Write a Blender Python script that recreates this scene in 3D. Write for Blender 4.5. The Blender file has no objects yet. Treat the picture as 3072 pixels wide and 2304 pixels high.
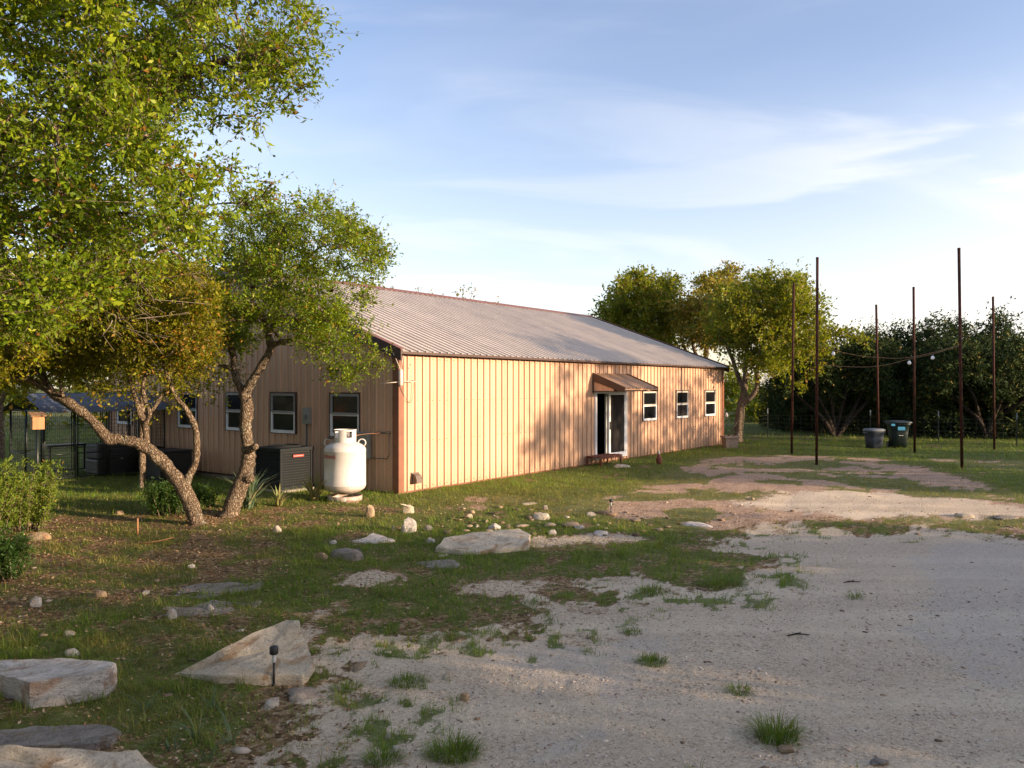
import bpy, bmesh, math, random
import numpy as np
from mathutils import Vector, Matrix

random.seed(7)
rng = np.random.default_rng(7)
SC = bpy.context.scene
COL = SC.collection
R = math.radians

# ------------------------------------------------------------------ camera
F, YH, ZC = 2369.3, 1157.7, 2.351          # focal length and horizon in photo pixels, eye height
cam = bpy.data.cameras.new('camera'); cam_o = bpy.data.objects.new('camera', cam); COL.objects.link(cam_o)
cam_o.location = (0, 0, ZC); cam_o.rotation_euler = (R(90), 0, 0)
cam.sensor_width = 36; cam.lens = 36 * F / 3072; cam.shift_y = (YH - 1152) / 3072
cam.clip_start = 0.1; cam.clip_end = 3000
SC.camera = cam_o

# ------------------------------------------------------------------ light
SUN_AZ, SUN_EL = 110.0, 10.0                # degrees clockwise from the view axis, elevation
sx, sy = math.sin(R(SUN_AZ)), math.cos(R(SUN_AZ))
sdir = Vector((sx * math.cos(R(SUN_EL)), sy * math.cos(R(SUN_EL)), math.sin(R(SUN_EL))))
sun = bpy.data.lights.new('sun', 'SUN'); sun.energy = 3.55; sun.angle = R(0.53); sun.color = (1.0, 0.74, 0.50)
sun_o = bpy.data.objects.new('sun', sun); COL.objects.link(sun_o)
sun_o.rotation_euler = sdir.to_track_quat('Z', 'Y').to_euler(); sun_o.location = (30, -10, 20)
SC.view_settings.view_transform = 'Standard'; SC.view_settings.look = 'None'
SC.view_settings.exposure = 1.62; SC.view_settings.gamma = 1
SC.view_settings.use_curve_mapping = False

world = bpy.data.worlds.new('World'); SC.world = world; world.use_nodes = True
nt = world.node_tree; nt.nodes.clear()
def N(nt, t, **kw):
    n = nt.nodes.new(t)
    for k, v in kw.items():
        if k == 'inp':
            for a, b in v.items(): n.inputs[a].default_value = b
        else: setattr(n, k, v)
    return n
L = lambda nt, a, b: nt.links.new(a, b)
def M(nt, op, a, b=None, c=None, clamp=False):
    n = nt.nodes.new('ShaderNodeMath'); n.operation = op; n.use_clamp = clamp
    for i, x in enumerate((a, b, c)):
        if x is None: continue
        if isinstance(x, (int, float)): n.inputs[i].default_value = x
        else: nt.links.new(x, n.inputs[i])
    return n.outputs[0]
def mixc(nt, fac, a, b, mode='MIX'):
    n = nt.nodes.new('ShaderNodeMix'); n.data_type = 'RGBA'; n.blend_type = mode
    for s, x in ((n.inputs[0], fac), (n.inputs[6], a), (n.inputs[7], b)):
        if isinstance(x, (int, float)): s.default_value = x
        elif isinstance(x, tuple): s.default_value = (*x, 1) if len(x) == 3 else x
        else: nt.links.new(x, s)
    return n.outputs[2]
sky = N(nt, 'ShaderNodeTexSky', sky_type='NISHITA', sun_disc=False)
sky.sun_elevation = R(SUN_EL); sky.sun_rotation = R(SUN_AZ); sky.altitude = 300
sky.air_density = 1.0; sky.dust_density = 1.2; sky.ozone_density = 1.2
tc = N(nt, 'ShaderNodeTexCoord'); sep = N(nt, 'ShaderNodeSeparateXYZ'); L(nt, tc.outputs['Generated'], sep.inputs[0])
dz = M(nt, 'ADD', M(nt, 'MAXIMUM', sep.outputs[2], 0.0), 0.16)
cx = M(nt, 'DIVIDE', sep.outputs[0], dz); cy = M(nt, 'DIVIDE', sep.outputs[1], dz)
def cloud_layer(ax, ay, sc, det, lo, hi, rot, off):
    comb = N(nt, 'ShaderNodeCombineXYZ'); L(nt, cx, comb.inputs[0]); L(nt, cy, comb.inputs[1])
    mp = N(nt, 'ShaderNodeMapping'); mp.inputs['Scale'].default_value = (ax, ay, 1); mp.inputs['Rotation'].default_value = (0, 0, R(rot))
    mp.inputs['Location'].default_value = off
    L(nt, comb.outputs[0], mp.inputs[0])
    no = N(nt, 'ShaderNodeTexNoise', inp={'Scale': sc, 'Detail': det, 'Roughness': 0.52, 'Distortion': 0.7}); L(nt, mp.outputs[0], no.inputs['Vector'])
    mr = N(nt, 'ShaderNodeMapRange', interpolation_type='SMOOTHSTEP', inp={'From Min': lo, 'From Max': hi}); L(nt, no.outputs['Fac'], mr.inputs[0])
    return mr.outputs[0]
wisp = cloud_layer(0.6, 1.5, 1.25, 10, 0.48, 0.64, 28, (2.0, 6.1, 0))
soft = cloud_layer(0.5, 0.9, 0.8, 5, 0.42, 0.75, -15, (1.0, 5.2, 0))
# thin haze that thickens towards the sun's side and the horizon
side = N(nt, 'ShaderNodeMapRange', interpolation_type='SMOOTHSTEP', inp={'From Min': -0.25, 'From Max': 0.75}); 
toward = M(nt, 'ADD', M(nt, 'MULTIPLY', sep.outputs[0], sx), M(nt, 'MULTIPLY', sep.outputs[1], sy))
L(nt, toward, side.inputs[0])
low = N(nt, 'ShaderNodeMapRange', interpolation_type='SMOOTHSTEP', inp={'From Min': 0.42, 'From Max': 0.0}); L(nt, sep.outputs[2], low.inputs[0])
cl = M(nt, 'MULTIPLY', M(nt, 'ADD', M(nt, 'MULTIPLY', wisp, 0.6), M(nt, 'MULTIPLY', soft, 0.62)), M(nt, 'ADD', side.outputs[0], 0.22))
hz = M(nt, 'MULTIPLY', low.outputs[0], M(nt, 'ADD', M(nt, 'MULTIPLY', side.outputs[0], 0.68), 0.24))
fac = M(nt, 'ADD', cl, hz, clamp=True)
SKY_K = 0.15
skyb = mixc(nt, 1.0, sky.outputs[0], (.77, .69, .76), 'MULTIPLY')
skyc = mixc(nt, fac, skyb, (3.1, 2.95, 2.85))
bg = N(nt, 'ShaderNodeBackground', inp={'Strength': SKY_K}); L(nt, skyc, bg.inputs[0])
wo = N(nt, 'ShaderNodeOutputWorld'); L(nt, bg.outputs[0], wo.inputs[0])

# ------------------------------------------------------------------ numpy noise
_perm = rng.random((512, 512))
def vnoise(x, y, s=1.0, seed=0):
    x = np.asarray(x) * s + seed * 17.3 + 1000; y = np.asarray(y) * s + seed * 7.7 + 1000
    xi = np.floor(x).astype(int); yi = np.floor(y).astype(int); fx = x - xi; fy = y - yi
    fx = fx * fx * (3 - 2 * fx); fy = fy * fy * (3 - 2 * fy)
    g = lambda a, b: _perm[a % 512, b % 512]
    return (g(xi, yi) * (1 - fx) + g(xi + 1, yi) * fx) * (1 - fy) + (g(xi, yi + 1) * (1 - fx) + g(xi + 1, yi + 1) * fx) * fy
def fbm(x, y, s=1.0, o=4, seed=0):
    v = 0; a = 0.5; t = 0
    for i in range(o): v = v + a * vnoise(x, y, s * 2 ** i, seed + i); t += a; a *= 0.5
    return v / t
def sstep(a, b, x):
    t = np.clip((x - a) / (b - a), 0, 1); return t * t * (3 - 2 * t)

# ------------------------------------------------------------------ building frame
PHI = 0.642; U = (math.sin(PHI), math.cos(PHI)); V = (-U[1], U[0]); C0 = (-2.467, 17.197)
TH = math.atan2(U[1], U[0])
def B2W(a, b, z=0): return (C0[0] + a * U[0] + b * V[0], C0[1] + a * U[1] + b * V[1], z)

def height(x, y):
    x = np.asarray(x, float); y = np.asarray(y, float)
    a = (x - C0[0]) * U[0] + (y - C0[1]) * U[1]; b = (x - C0[0]) * V[0] + (y - C0[1]) * V[1]
    d = np.maximum(np.maximum(-a, a - 18.4), np.maximum(-b, b - 12.7))        # distance outside the slab
    k = sstep(0.0, 2.0, d)
    h = (fbm(x, y, 0.35, 3, 3) - 0.5) * 0.16 * k
    h = h + (fbm(x, y, 2.2, 3, 9) - 0.5) * 0.05 * np.clip(k + .2, 0, 1)
    edge = 14.2 - 0.1 * x + (vnoise(x, y, .5, 5) - .5) * 1.0
    h = h - 0.10 * sstep(0.6, -1.2, y - edge)
    h = h - 0.14 * sstep(2.5, 7, b) * sstep(-8, -1, -np.abs(a)) * sstep(1, -.2, a)
    h = h + 0.3 * (fbm(x, y, 0.03, 2, 21) - 0.5) * sstep(34, 70, np.hypot(x, y))
    return h
def G(px, py):                                  # photo pixel -> point on the ground
    h = 0.0
    for _ in range(6):
        d = (ZC - h) * F / (py - YH); x = (px - 1536) / F * d; h = float(height(x, d))
    return Vector((x, d, h))
def W(px, py, d): return Vector(((px - 1536) / F * d, d, ZC - (py - YH) / F * d))
DS = 3072 / 2212.0                              # overview pixel -> photo pixel
def GD(x, y): return G(x * DS, y * DS)

# ------------------------------------------------------------------ object helpers
def link(o, parent=None):
    COL.objects.link(o)
    if parent is not None: o.parent = parent
    return o
def tag(o, label=None, cat=None, group=None, kind=None):
    if label: o['label'] = label
    if cat: o['category'] = cat
    if group: o['group'] = group
    if kind: o['kind'] = kind
    return o
def empty(name, loc, rz=0, label=None, cat=None, group=None):
    o = bpy.data.objects.new(name, None); o.location = loc; o.rotation_euler = (0, 0, rz); o.empty_display_size = .2
    return tag(link(o), label, cat, group)
def smooth(me, on=True): me.polygons.foreach_set('use_smooth', [on] * len(me.polygons))
def mesh_np(name, verts, faces_n, mat, attrs=None, sm=False, nper=4):
    """verts (n,3), faces (m,nper) int"""
    me = bpy.data.meshes.new(name); verts = np.ascontiguousarray(verts, np.float32); f = np.ascontiguousarray(faces_n, np.int32)
    me.vertices.add(len(verts)); me.vertices.foreach_set('co', verts.ravel())
    me.loops.add(f.size); me.loops.foreach_set('vertex_index', f.ravel())
    me.polygons.add(len(f)); me.polygons.foreach_set('loop_start', np.arange(0, f.size, nper, dtype=np.int32))
    me.polygons.foreach_set('loop_total', np.full(len(f), nper, np.int32))
    if sm: me.polygons.foreach_set('use_smooth', np.ones(len(f), bool))
    me.update(calc_edges=True)
    if attrs:
        for k, (dom, v) in attrs.items():
            a = me.attributes.new(k, 'FLOAT', dom); a.data.foreach_set('value', np.ascontiguousarray(v, np.float32))
    if mat is not None: me.materials.append(mat)
    return me
class MB:
    """collects boxes, tubes and polygons, then becomes one mesh"""
    def __init__(s): s.v = []; s.f = []; s.sm = []
    def add(s, vs, fs, sm=False):
        o = len(s.v); s.v += [tuple(v) for v in vs]; s.f += [tuple(i + o for i in f) for f in fs]; s.sm += [sm] * len(fs); return s
    def box(s, x0, x1, y0, y1, z0, z1, bev=0.0):
        if bev <= 0:
            return s.add([(x, y, z) for z in (z0, z1) for y in (y0, y1) for x in (x0, x1)],
                         [(0, 2, 3, 1), (4, 5, 7, 6), (0, 1, 5, 4), (2, 6, 7, 3), (0, 4, 6, 2), (1, 3, 7, 5)])
        bm = bmesh.new(); bmesh.ops.create_cube(bm, size=1)
        for v in bm.verts: v.co = Vector(((x0 + x1) / 2 + v.co.x * (x1 - x0), (y0 + y1) / 2 + v.co.y * (y1 - y0), (z0 + z1) / 2 + v.co.z * (z1 - z0)))
        bmesh.ops.bevel(bm, geom=bm.edges[:], offset=bev, segments=2, affect='EDGES', profile=.6)
        bm.verts.ensure_lookup_table(); s.add([v.co for v in bm.verts], [[v.index for v in f.verts] for f in bm.faces]); bm.free(); return s
    def tube(s, pts, rad, n=8, cap=True, sm=True):
        pts = [Vector(p) for p in pts]; rad = rad if hasattr(rad, '__len__') else [rad] * len(pts)
        vs = []; up = None
        for i, p in enumerate(pts):
            t = (pts[min(i + 1, len(pts) - 1)] - pts[max(i - 1, 0)])
            t = t.normalized() if t.length > 1e-9 else Vector((0, 0, 1))
            if up is None: up = t.orthogonal().normalized()
            up = (up - t * up.dot(t)); up = up.normalized() if up.length > 1e-6 else t.orthogonal().normalized()
            w = t.cross(up)
            for k in range(n):
                a = 2 * math.pi * k / n; vs.append(p + (up * math.cos(a) + w * math.sin(a)) * rad[i])
        fs = [(i * n + k, i * n + (k + 1) % n, (i + 1) * n + (k + 1) % n, (i + 1) * n + k) for i in range(len(pts) - 1) for k in range(n)]
        s.add(vs, fs, sm)
        if cap: o = len(s.v) - len(vs); s.f += [tuple(o + k for k in reversed(range(n))), tuple(o + (len(pts) - 1) * n + k for k in range(n))]; s.sm += [False, False]
        return s
    def lathe(s, prof, n=32, cx=0, cy=0):
        vs = [(cx + r * math.cos(2 * math.pi * k / n), cy + r * math.sin(2 * math.pi * k / n), z) for r, z in prof for k in range(n)]
        fs = [(i * n + k, i * n + (k + 1) % n, (i + 1) * n + (k + 1) % n, (i + 1) * n + k) for i in range(len(prof) - 1) for k in range(n)]
        return s.add(vs, fs, True)
    def prism(s, poly, axis, lo, hi):
        """poly of 2-D points extruded along axis 'x','y' or 'z'"""
        n = len(poly)
        mk = {'x': lambda p, t: (t, p[0], p[1]), 'y': lambda p, t: (p[0], t, p[1]), 'z': lambda p, t: (p[0], p[1], t)}[axis]
        vs = [mk(p, lo) for p in poly] + [mk(p, hi) for p in poly]
        fs = [tuple(range(n)), tuple(reversed(range(n, 2 * n)))] + [(i, i + n, (i + 1) % n + n, (i + 1) % n) for i in range(n)]
        return s.add(vs, fs)
    def mesh(s, name, mat, fix=True):
        me = bpy.data.meshes.new(name); me.from_pydata(s.v, [], s.f); me.polygons.foreach_set('use_smooth', s.sm)
        if fix:
            bm = bmesh.new(); bm.from_mesh(me); bmesh.ops.recalc_face_normals(bm, faces=bm.faces[:]); bm.to_mesh(me); bm.free()
        if mat: me.materials.append(mat)
        return me
    def build(s, name, mat, parent=None, loc=(0, 0, 0), rz=0, fix=True):
        o = bpy.data.objects.new(name, s.mesh(name, mat, fix)); o.location = loc; o.rotation_euler = (0, 0, rz); return link(o, parent)
def obj(name, me, parent=None, loc=(0, 0, 0), rz=0):
    o = bpy.data.objects.new(name, me); o.location = loc; o.rotation_euler = (0, 0, rz); return link(o, parent)
def spline(pts, k=6):
    """Catmull-Rom through rows of numbers"""
    p = np.array(pts, float); p = np.vstack([2 * p[0] - p[1], p, 2 * p[-1] - p[-2]]); out = []
    for i in range(1, len(p) - 2):
        for t in np.linspace(0, 1, k, endpoint=False):
            a, b, c, d = p[i - 1], p[i], p[i + 1], p[i + 2]
            out.append(.5 * ((2 * b) + (-a + c) * t + (2 * a - 5 * b + 4 * c - d) * t * t + (-a + 3 * b - 3 * c + d) * t ** 3))
    out.append(p[-2]); return np.array(out)

# ------------------------------------------------------------------ materials
def mat(name):
    m = bpy.data.materials.new(name); m.use_nodes = True; nt = m.node_tree; nt.nodes.clear()
    out = nt.nodes.new('ShaderNodeOutputMaterial'); p = nt.nodes.new('ShaderNodeBsdfPrincipled'); L(nt, p.outputs[0], out.inputs[0])
    return m, nt, p, out
def noise(nt, scale, det=4, rough=.55, vec=None, dist=0.0):
    n = N(nt, 'ShaderNodeTexNoise', inp={'Scale': scale, 'Detail': det, 'Roughness': rough, 'Distortion': dist})
    if vec is None: vec = N(nt, 'ShaderNodeTexCoord').outputs['Object']
    L(nt, vec, n.inputs['Vector']); return n.outputs['Fac']
def ramp(nt, fac, stops):
    r = nt.nodes.new('ShaderNodeValToRGB'); e = r.color_ramp.elements
    while len(e) < len(stops): e.new(.5)
    for i, (p, c) in enumerate(stops): e[i].position = p; e[i].color = (*c, 1)
    L(nt, fac, r.inputs[0]); return r.outputs[0]
def mrange(nt, v, a, b, c=0., d=1.):
    m = N(nt, 'ShaderNodeMapRange', inp={'From Min': a, 'From Max': b, 'To Min': c, 'To Max': d}); L(nt, v, m.inputs[0]); return m.outputs[0]
def bump(nt, p, h, st=.3, dist=.02):
    b = N(nt, 'ShaderNodeBump', inp={'Strength': st, 'Distance': dist}); L(nt, h, b.inputs['Height']); L(nt, b.outputs[0], p.inputs['Normal'])
def simple(name, col, rough=.6, metal=0., var=.15, scale=6., bumpst=0., spec=.5, streak=False):
    m, nt, p, _ = mat(name)
    tcn = N(nt, 'ShaderNodeTexCoord').outputs['Object']
    if streak:
        mp = N(nt, 'ShaderNodeMapping'); mp.inputs['Scale'].default_value = (1, 1, .12); L(nt, tcn, mp.inputs[0]); tcn = mp.outputs[0]
    n = noise(nt, scale, 6, .6, tcn)
    c2 = tuple(min(1, x * (1 + var)) for x in col); c1 = tuple(x * (1 - var) for x in col)
    L(nt, ramp(nt, n, [(.3, c1), (.7, c2)]), p.inputs['Base Color'])
    p.inputs['Roughness'].default_value = rough; p.inputs['Metallic'].default_value = metal; p.inputs['Specular IOR Level'].default_value = spec
    if bumpst: bump(nt, p, noise(nt, scale * 6, 4, .6, tcn), bumpst, .01)
    return m
def metal_siding(name, c, dirt, rough=.42, oil=.25):
    m, nt, p, _ = mat(name); g = N(nt, 'ShaderNodeNewGeometry').outputs['Position']
    mp = N(nt, 'ShaderNodeMapping'); mp.inputs['Scale'].default_value = (1, 1, .22); L(nt, g, mp.inputs[0])
    n1 = noise(nt, 1.6, 5, .6, mp.outputs[0]); n2 = noise(nt, 26, 4, .7, mp.outputs[0]); n3 = noise(nt, 90, 2, .6, g)
    oi = N(nt, 'ShaderNodeObjectInfo').outputs['Random']
    c1 = ramp(nt, n1, [(.3, tuple(x * .9 for x in c)), (.7, tuple(min(1, x * 1.06) for x in c))])
    sp = mrange(nt, n2, .58, .74, 0, .35); c2 = mixc(nt, sp, c1, dirt)
    sepn = N(nt, 'ShaderNodeSeparateXYZ'); L(nt, g, sepn.inputs[0])
    lowd = M(nt, 'MULTIPLY', mrange(nt, sepn.outputs[2], .45, .0, 0, .55), n2, clamp=True); c3 = mixc(nt, lowd, c2, dirt)
    tint = mrange(nt, oi, 0, 1, .93, 1.06); v = N(nt, 'ShaderNodeHueSaturation'); L(nt, tint, v.inputs['Value']); L(nt, c3, v.inputs['Color'])
    L(nt, v.outputs[0], p.inputs['Base Color']); L(nt, mrange(nt, n1, .3, .7, rough - .06, rough + .1), p.inputs['Roughness'])
    mp2 = N(nt, 'ShaderNodeMapping'); mp2.inputs['Scale'].default_value = (1, 1, .5); L(nt, g, mp2.inputs[0])
    bump(nt, p, M(nt, 'ADD', M(nt, 'MULTIPLY', noise(nt, 2.4, 2, .5, mp2.outputs[0]), 1.0), M(nt, 'MULTIPLY', n3, .02)), oil, .03)
    return m
MT = {}
MT['siding'] = metal_siding('siding_tan', (.58, .366, .238), (.25, .15, .08))
MT['roof'] = metal_siding('roof_galvalume', (.60, .525, .455), (.3, .26, .22), .5, .12)
MT['awning'] = metal_siding('awning_brown', (.36, .22, .13), (.18, .1, .06), .45)
MT['trim'] = simple('trim_brown', (.20, .075, .04), .45, 0, .18, 5)
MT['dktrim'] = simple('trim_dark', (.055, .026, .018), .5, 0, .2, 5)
MT['white'] = simple('white_frame', (.72, .73, .74), .4, 0, .06, 8)
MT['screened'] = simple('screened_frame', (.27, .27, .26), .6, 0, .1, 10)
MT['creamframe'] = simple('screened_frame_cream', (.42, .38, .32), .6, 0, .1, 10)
def glass_m():
    m, nt, p, _ = mat('dark_glass'); p.inputs['Base Color'].default_value = (.007, .008, .009, 1); p.inputs['Specular IOR Level'].default_value = .3; p.inputs['Roughness'].default_value = .12
    bump(nt, p, noise(nt, 3, 2), .06, .02); return m
MT['glass'] = glass_m()
MT['screen'] = simple('insect_screen', (.022, .019, .018), .9, 0, .25, 3, 0, .1)
MT['interior'] = simple('interior_unlit_dark', (.035, .028, .024), .9)  # near-black colour carries the darkness of the unlit room
MT['concrete'] = simple('concrete', (.30, .27, .23), .9, 0, .25, 7, .4)
MT['black'] = simple('black_plastic', (.018, .02, .022), .5, 0, .25, 6)
MT['kennelsteel'] = simple('kennel_black_steel', (.015, .022, .022), .4, .2, .2, 8)
MT['acmetal'] = simple('condenser_grey_shaded', (.012, .016, .018), .75, 0, .2, 9, 0, .25)  # grey darkened so the colour itself holds the shade on the unit
MT['acdark'] = simple('condenser_core', (.01, .011, .012), .8)
MT['red'] = simple('red_badge', (.45, .04, .035), .4)
MT['pale'] = simple('pale_print', (.6, .55, .5), .5)
MT['redink'] = simple('red_lettering', (.42, .03, .04), .5)
MT['greybox'] = simple('grey_enamel', (.25, .26, .23), .5, 0, .12, 7)
MT['conduit'] = simple('grey_conduit', (.10, .11, .11), .5, .3, .15, 10)
MT['copper'] = simple('copper_line', (.45, .22, .12), .35, .7, .2, 12)
MT['brass'] = simple('regulator_metal', (.14, .12, .10), .4, .6, .3, 20)
MT['rust'] = simple('rusty_pipe', (.048, .016, .010), .8, 0, .45, 9, .3, .2)
MT['ruststep'] = simple('rusty_step', (.16, .05, .028), .7, .1, .4, 9, .3)
MT['tarp'] = simple('grey_tarp', (.085, .10, .13), .7, 0, .15, 3, .2)
MT['cedar'] = simple('cedar_board', (.42, .20, .09), .7, 0, .3, 9, .3, streak=True)
MT['cedar_top'] = simple('cedar_weathered', (.26, .15, .07), .8, 0, .35, 9, .3)
MT['greyplastic'] = simple('slate_plastic', (.04, .05, .075), .45, 0, .12, 5)
MT['greyplastic2'] = simple('pale_grey_lid', (.15, .17, .19), .45, 0, .12, 5)
MT['greenplastic'] = simple('dark_green_plastic', (.014, .026, .026), .45, 0, .2, 5)
MT['bluesticker'] = simple('blue_sticker', (.07, .35, .55), .5, 0, .3, 30)
MT['cratetop'] = simple('crate_grey_plastic', (.05, .052, .058), .6, 0, .15, 6)
MT['planter'] = simple('planter_stone', (.30, .22, .17), .9, 0, .25, 9, .4)
MT['wire'] = simple('galvanised_wire', (.10, .11, .11), .5, .5, .15, 20)
MT['kwire'] = simple('kennel_wire', (.02, .028, .03), .5, .3, .15, 20)
MT['tpost'] = simple('green_fence_post', (.03, .035, .03), .6, 0, .3, 9)
MT['bulb'] = simple('white_bulb_glass', (.8, .82, .85), .15, 0, .03, 9)
MT['cord'] = simple('tan_cord', (.32, .18, .11), .7, 0, .2, 30)
MT['antenna'] = simple('antenna_plastic', (.62, .52, .45), .45, 0, .06, 12)
MT['vent'] = simple('vent_brown', (.13, .095, .075), .55, 0, .2, 12)
MT['dryleaf'] = simple('dry_leaf', (.30, .17, .08), .9, 0, .3, 20)
MT['smoked'] = simple('clear_tube', (.45, .45, .42), .15, 0, .1, 12)
def tank_m():
    m, nt, p, _ = mat('tank_paint'); t = N(nt, 'ShaderNodeTexCoord').outputs['Object']
    s = N(nt, 'ShaderNodeSeparateXYZ'); L(nt, t, s.inputs[0])
    mp = N(nt, 'ShaderNodeMapping'); mp.inputs['Scale'].default_value = (1, 1, .2); L(nt, t, mp.inputs[0])
    n = noise(nt, 9, 6, .7, mp.outputs[0]); n2 = noise(nt, 22, 5, .7, t); n4 = noise(nt, 3, 4, .6, t)
    c = ramp(nt, n4, [(.3, (.58, .555, .53)), (.7, (.66, .635, .61))])
    lowr = M(nt, 'MULTIPLY', mrange(nt, s.outputs[2], .42, .14, 0, 1.2), mrange(nt, n, .35, .6), clamp=True)
    c = mixc(nt, M(nt, 'MULTIPLY', lowr, .75), c, (.30, .17, .10))
    c = mixc(nt, mrange(nt, n2, .66, .74, 0, .5), c, (.34, .2, .13))
    L(nt, c, p.inputs['Base Color']); p.inputs['Roughness'].default_value = .42
    bump(nt, p, n2, .05, .01); return m
MT['tank'] = tank_m()
def bark_m(name, c1, c2, lich, sc=1.0):
    m, nt, p, _ = mat(name); g = N(nt, 'ShaderNodeNewGeometry').outputs['Position']
    mp = N(nt, 'ShaderNodeMapping'); mp.inputs['Scale'].default_value = (1, 1, .38); L(nt, g, mp.inputs[0])
    v = N(nt, 'ShaderNodeTexVoronoi', feature='DISTANCE_TO_EDGE', inp={'Scale': 30 * sc, 'Randomness': 1.0})
    dn = N(nt, 'ShaderNodeTexNoise', inp={'Scale': 9 * sc, 'Detail': 3}); L(nt, mp.outputs[0], dn.inputs['Vector'])
    ad = N(nt, 'ShaderNodeVectorMath', operation='MULTIPLY_ADD'); ad.inputs[1].default_value = (.16, .16, .16); L(nt, dn.outputs['Color'], ad.inputs[0]); L(nt, mp.outputs[0], ad.inputs[2])
    L(nt, ad.outputs[0], v.inputs['Vector'])
    e = mrange(nt, v.outputs[0], 0, .22); n = noise(nt, 45 * sc, 5, .65, mp.outputs[0])
    h = M(nt, 'ADD', e, M(nt, 'MULTIPLY', n, .6))
    c = ramp(nt, M(nt, 'MULTIPLY', h, .62), [(.12, tuple(x * .35 for x in c1)), (.45, c1), (.85, c2)])
    l = mrange(nt, noise(nt, 3.5, 5, .65, g), .56, .68, 0, .75); c = mixc(nt, M(nt, 'MULTIPLY', l, e), c, lich)
    L(nt, c, p.inputs['Base Color']); p.inputs['Roughness'].default_value = .9; p.inputs['Specular IOR Level'].default_value = .2
    bump(nt, p, h, .9, .025); return m
MT['bark'] = bark_m('oak_bark', (.15, .105, .07), (.30, .235, .165), (.34, .34, .27))
MT['barkdark'] = bark_m('juniper_bark', (.03, .022, .018), (.075, .055, .042), (.12, .11, .08), .6)
def leaf_m(name, stops, trans=.36, tcol=(.38, .44, .006), rough=.5):
    m, nt, p, out = mat(name); a = N(nt, 'ShaderNodeAttribute', attribute_name='tint').outputs['Fac']
    c = ramp(nt, a, stops); L(nt, c, p.inputs['Base Color']); p.inputs['Roughness'].default_value = rough; p.inputs['Specular IOR Level'].default_value = .22
    t = nt.nodes.new('ShaderNodeBsdfTranslucent'); tcn = mixc(nt, .6, c, tcol); L(nt, tcn, t.inputs[0])
    mx = nt.nodes.new('ShaderNodeMixShader'); mx.inputs[0].default_value = trans
    L(nt, p.outputs[0], mx.inputs[1]); L(nt, t.outputs[0], mx.inputs[2]); L(nt, mx.outputs[0], out.inputs[0]); return m
MT['leafC'] = leaf_m('live_oak_leaf', [(0, (.22, .10, .02)), (.05, (.22, .14, .02)), (.10, (.035, .075, .005)), (.5, (.10, .165, .006)), (.8, (.20, .27, .010)), (1, (.32, .37, .025))])
MT['leafA'] = leaf_m('live_oak_leaf_yellowing', [(0, (.30, .14, .02)), (.14, (.28, .17, .02)), (.2, (.075, .09, .006)), (.6, (.17, .175, .009)), (1, (.36, .31, .02))])
MT['leafF'] = leaf_m('far_oak_leaf', [(0, (.26, .14, .02)), (.2, (.22, .16, .02)), (.3, (.07, .10, .010)), (.7, (.14, .165, .014)), (1, (.25, .25, .02))])
MT['leafG'] = leaf_m('gold_oak_leaf', [(0, (.30, .16, .03)), (.5, (.24, .17, .03)), (1, (.15, .18, .03))])
MT['leafJ'] = leaf_m('juniper_spray', [(0, (.018, .032, .012)), (.6, (.034, .056, .018)), (.9, (.065, .09, .022)), (1, (.18, .13, .03))], .10, (.1, .15, .03), 1.0)
MT['leafS'] = leaf_m('shrub_leaf', [(0, (.28, .15, .03)), (.12, (.20, .19, .03)), (.5, (.12, .20, .025)), (1, (.22, .29, .045))], .4)
MT['leafD'] = leaf_m('dark_shrub_leaf', [(0, (.02, .05, .012)), (1, (.06, .13, .03))], .3)
MT['yucca'] = leaf_m('yucca_blade', [(0, (.30, .25, .12)), (.15, (.09, .14, .07)), (.8, (.13, .19, .11)), (1, (.34, .34, .2))], .15, (.2, .3, .1))
MT['yuccadry'] = leaf_m('yucca_dry_blade', [(0, (.40, .28, .13)), (.5, (.28, .28, .10)), (1, (.14, .2, .06))], .15, (.3, .3, .1))
def grass_m():
    m, nt, p, out = mat('grass_blade'); a = N(nt, 'ShaderNodeAttribute', attribute_name='tint').outputs['Fac']; d = N(nt, 'ShaderNodeAttribute', attribute_name='dry').outputs['Fac']
    c = ramp(nt, a, [(0, (.06, .13, .013)), (.5, (.12, .23, .020)), (1, (.24, .34, .035))])
    c2 = ramp(nt, a, [(0, (.15, .11, .03)), (.5, (.25, .19, .06)), (1, (.38, .29, .11))])
    c = mixc(nt, d, c, c2); L(nt, c, p.inputs['Base Color']); p.inputs['Roughness'].default_value = .6; p.inputs['Specular IOR Level'].default_value = .25
    t = nt.nodes.new('ShaderNodeBsdfTranslucent'); L(nt, mixc(nt, .4, c, (.3, .4, .03)), t.inputs[0]); mx = nt.nodes.new('ShaderNodeMixShader'); mx.inputs[0].default_value = .3
    L(nt, p.outputs[0], mx.inputs[1]); L(nt, t.outputs[0], mx.inputs[2]); L(nt, mx.outputs[0], out.inputs[0]); return m
MT['grass'] = grass_m()
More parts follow.
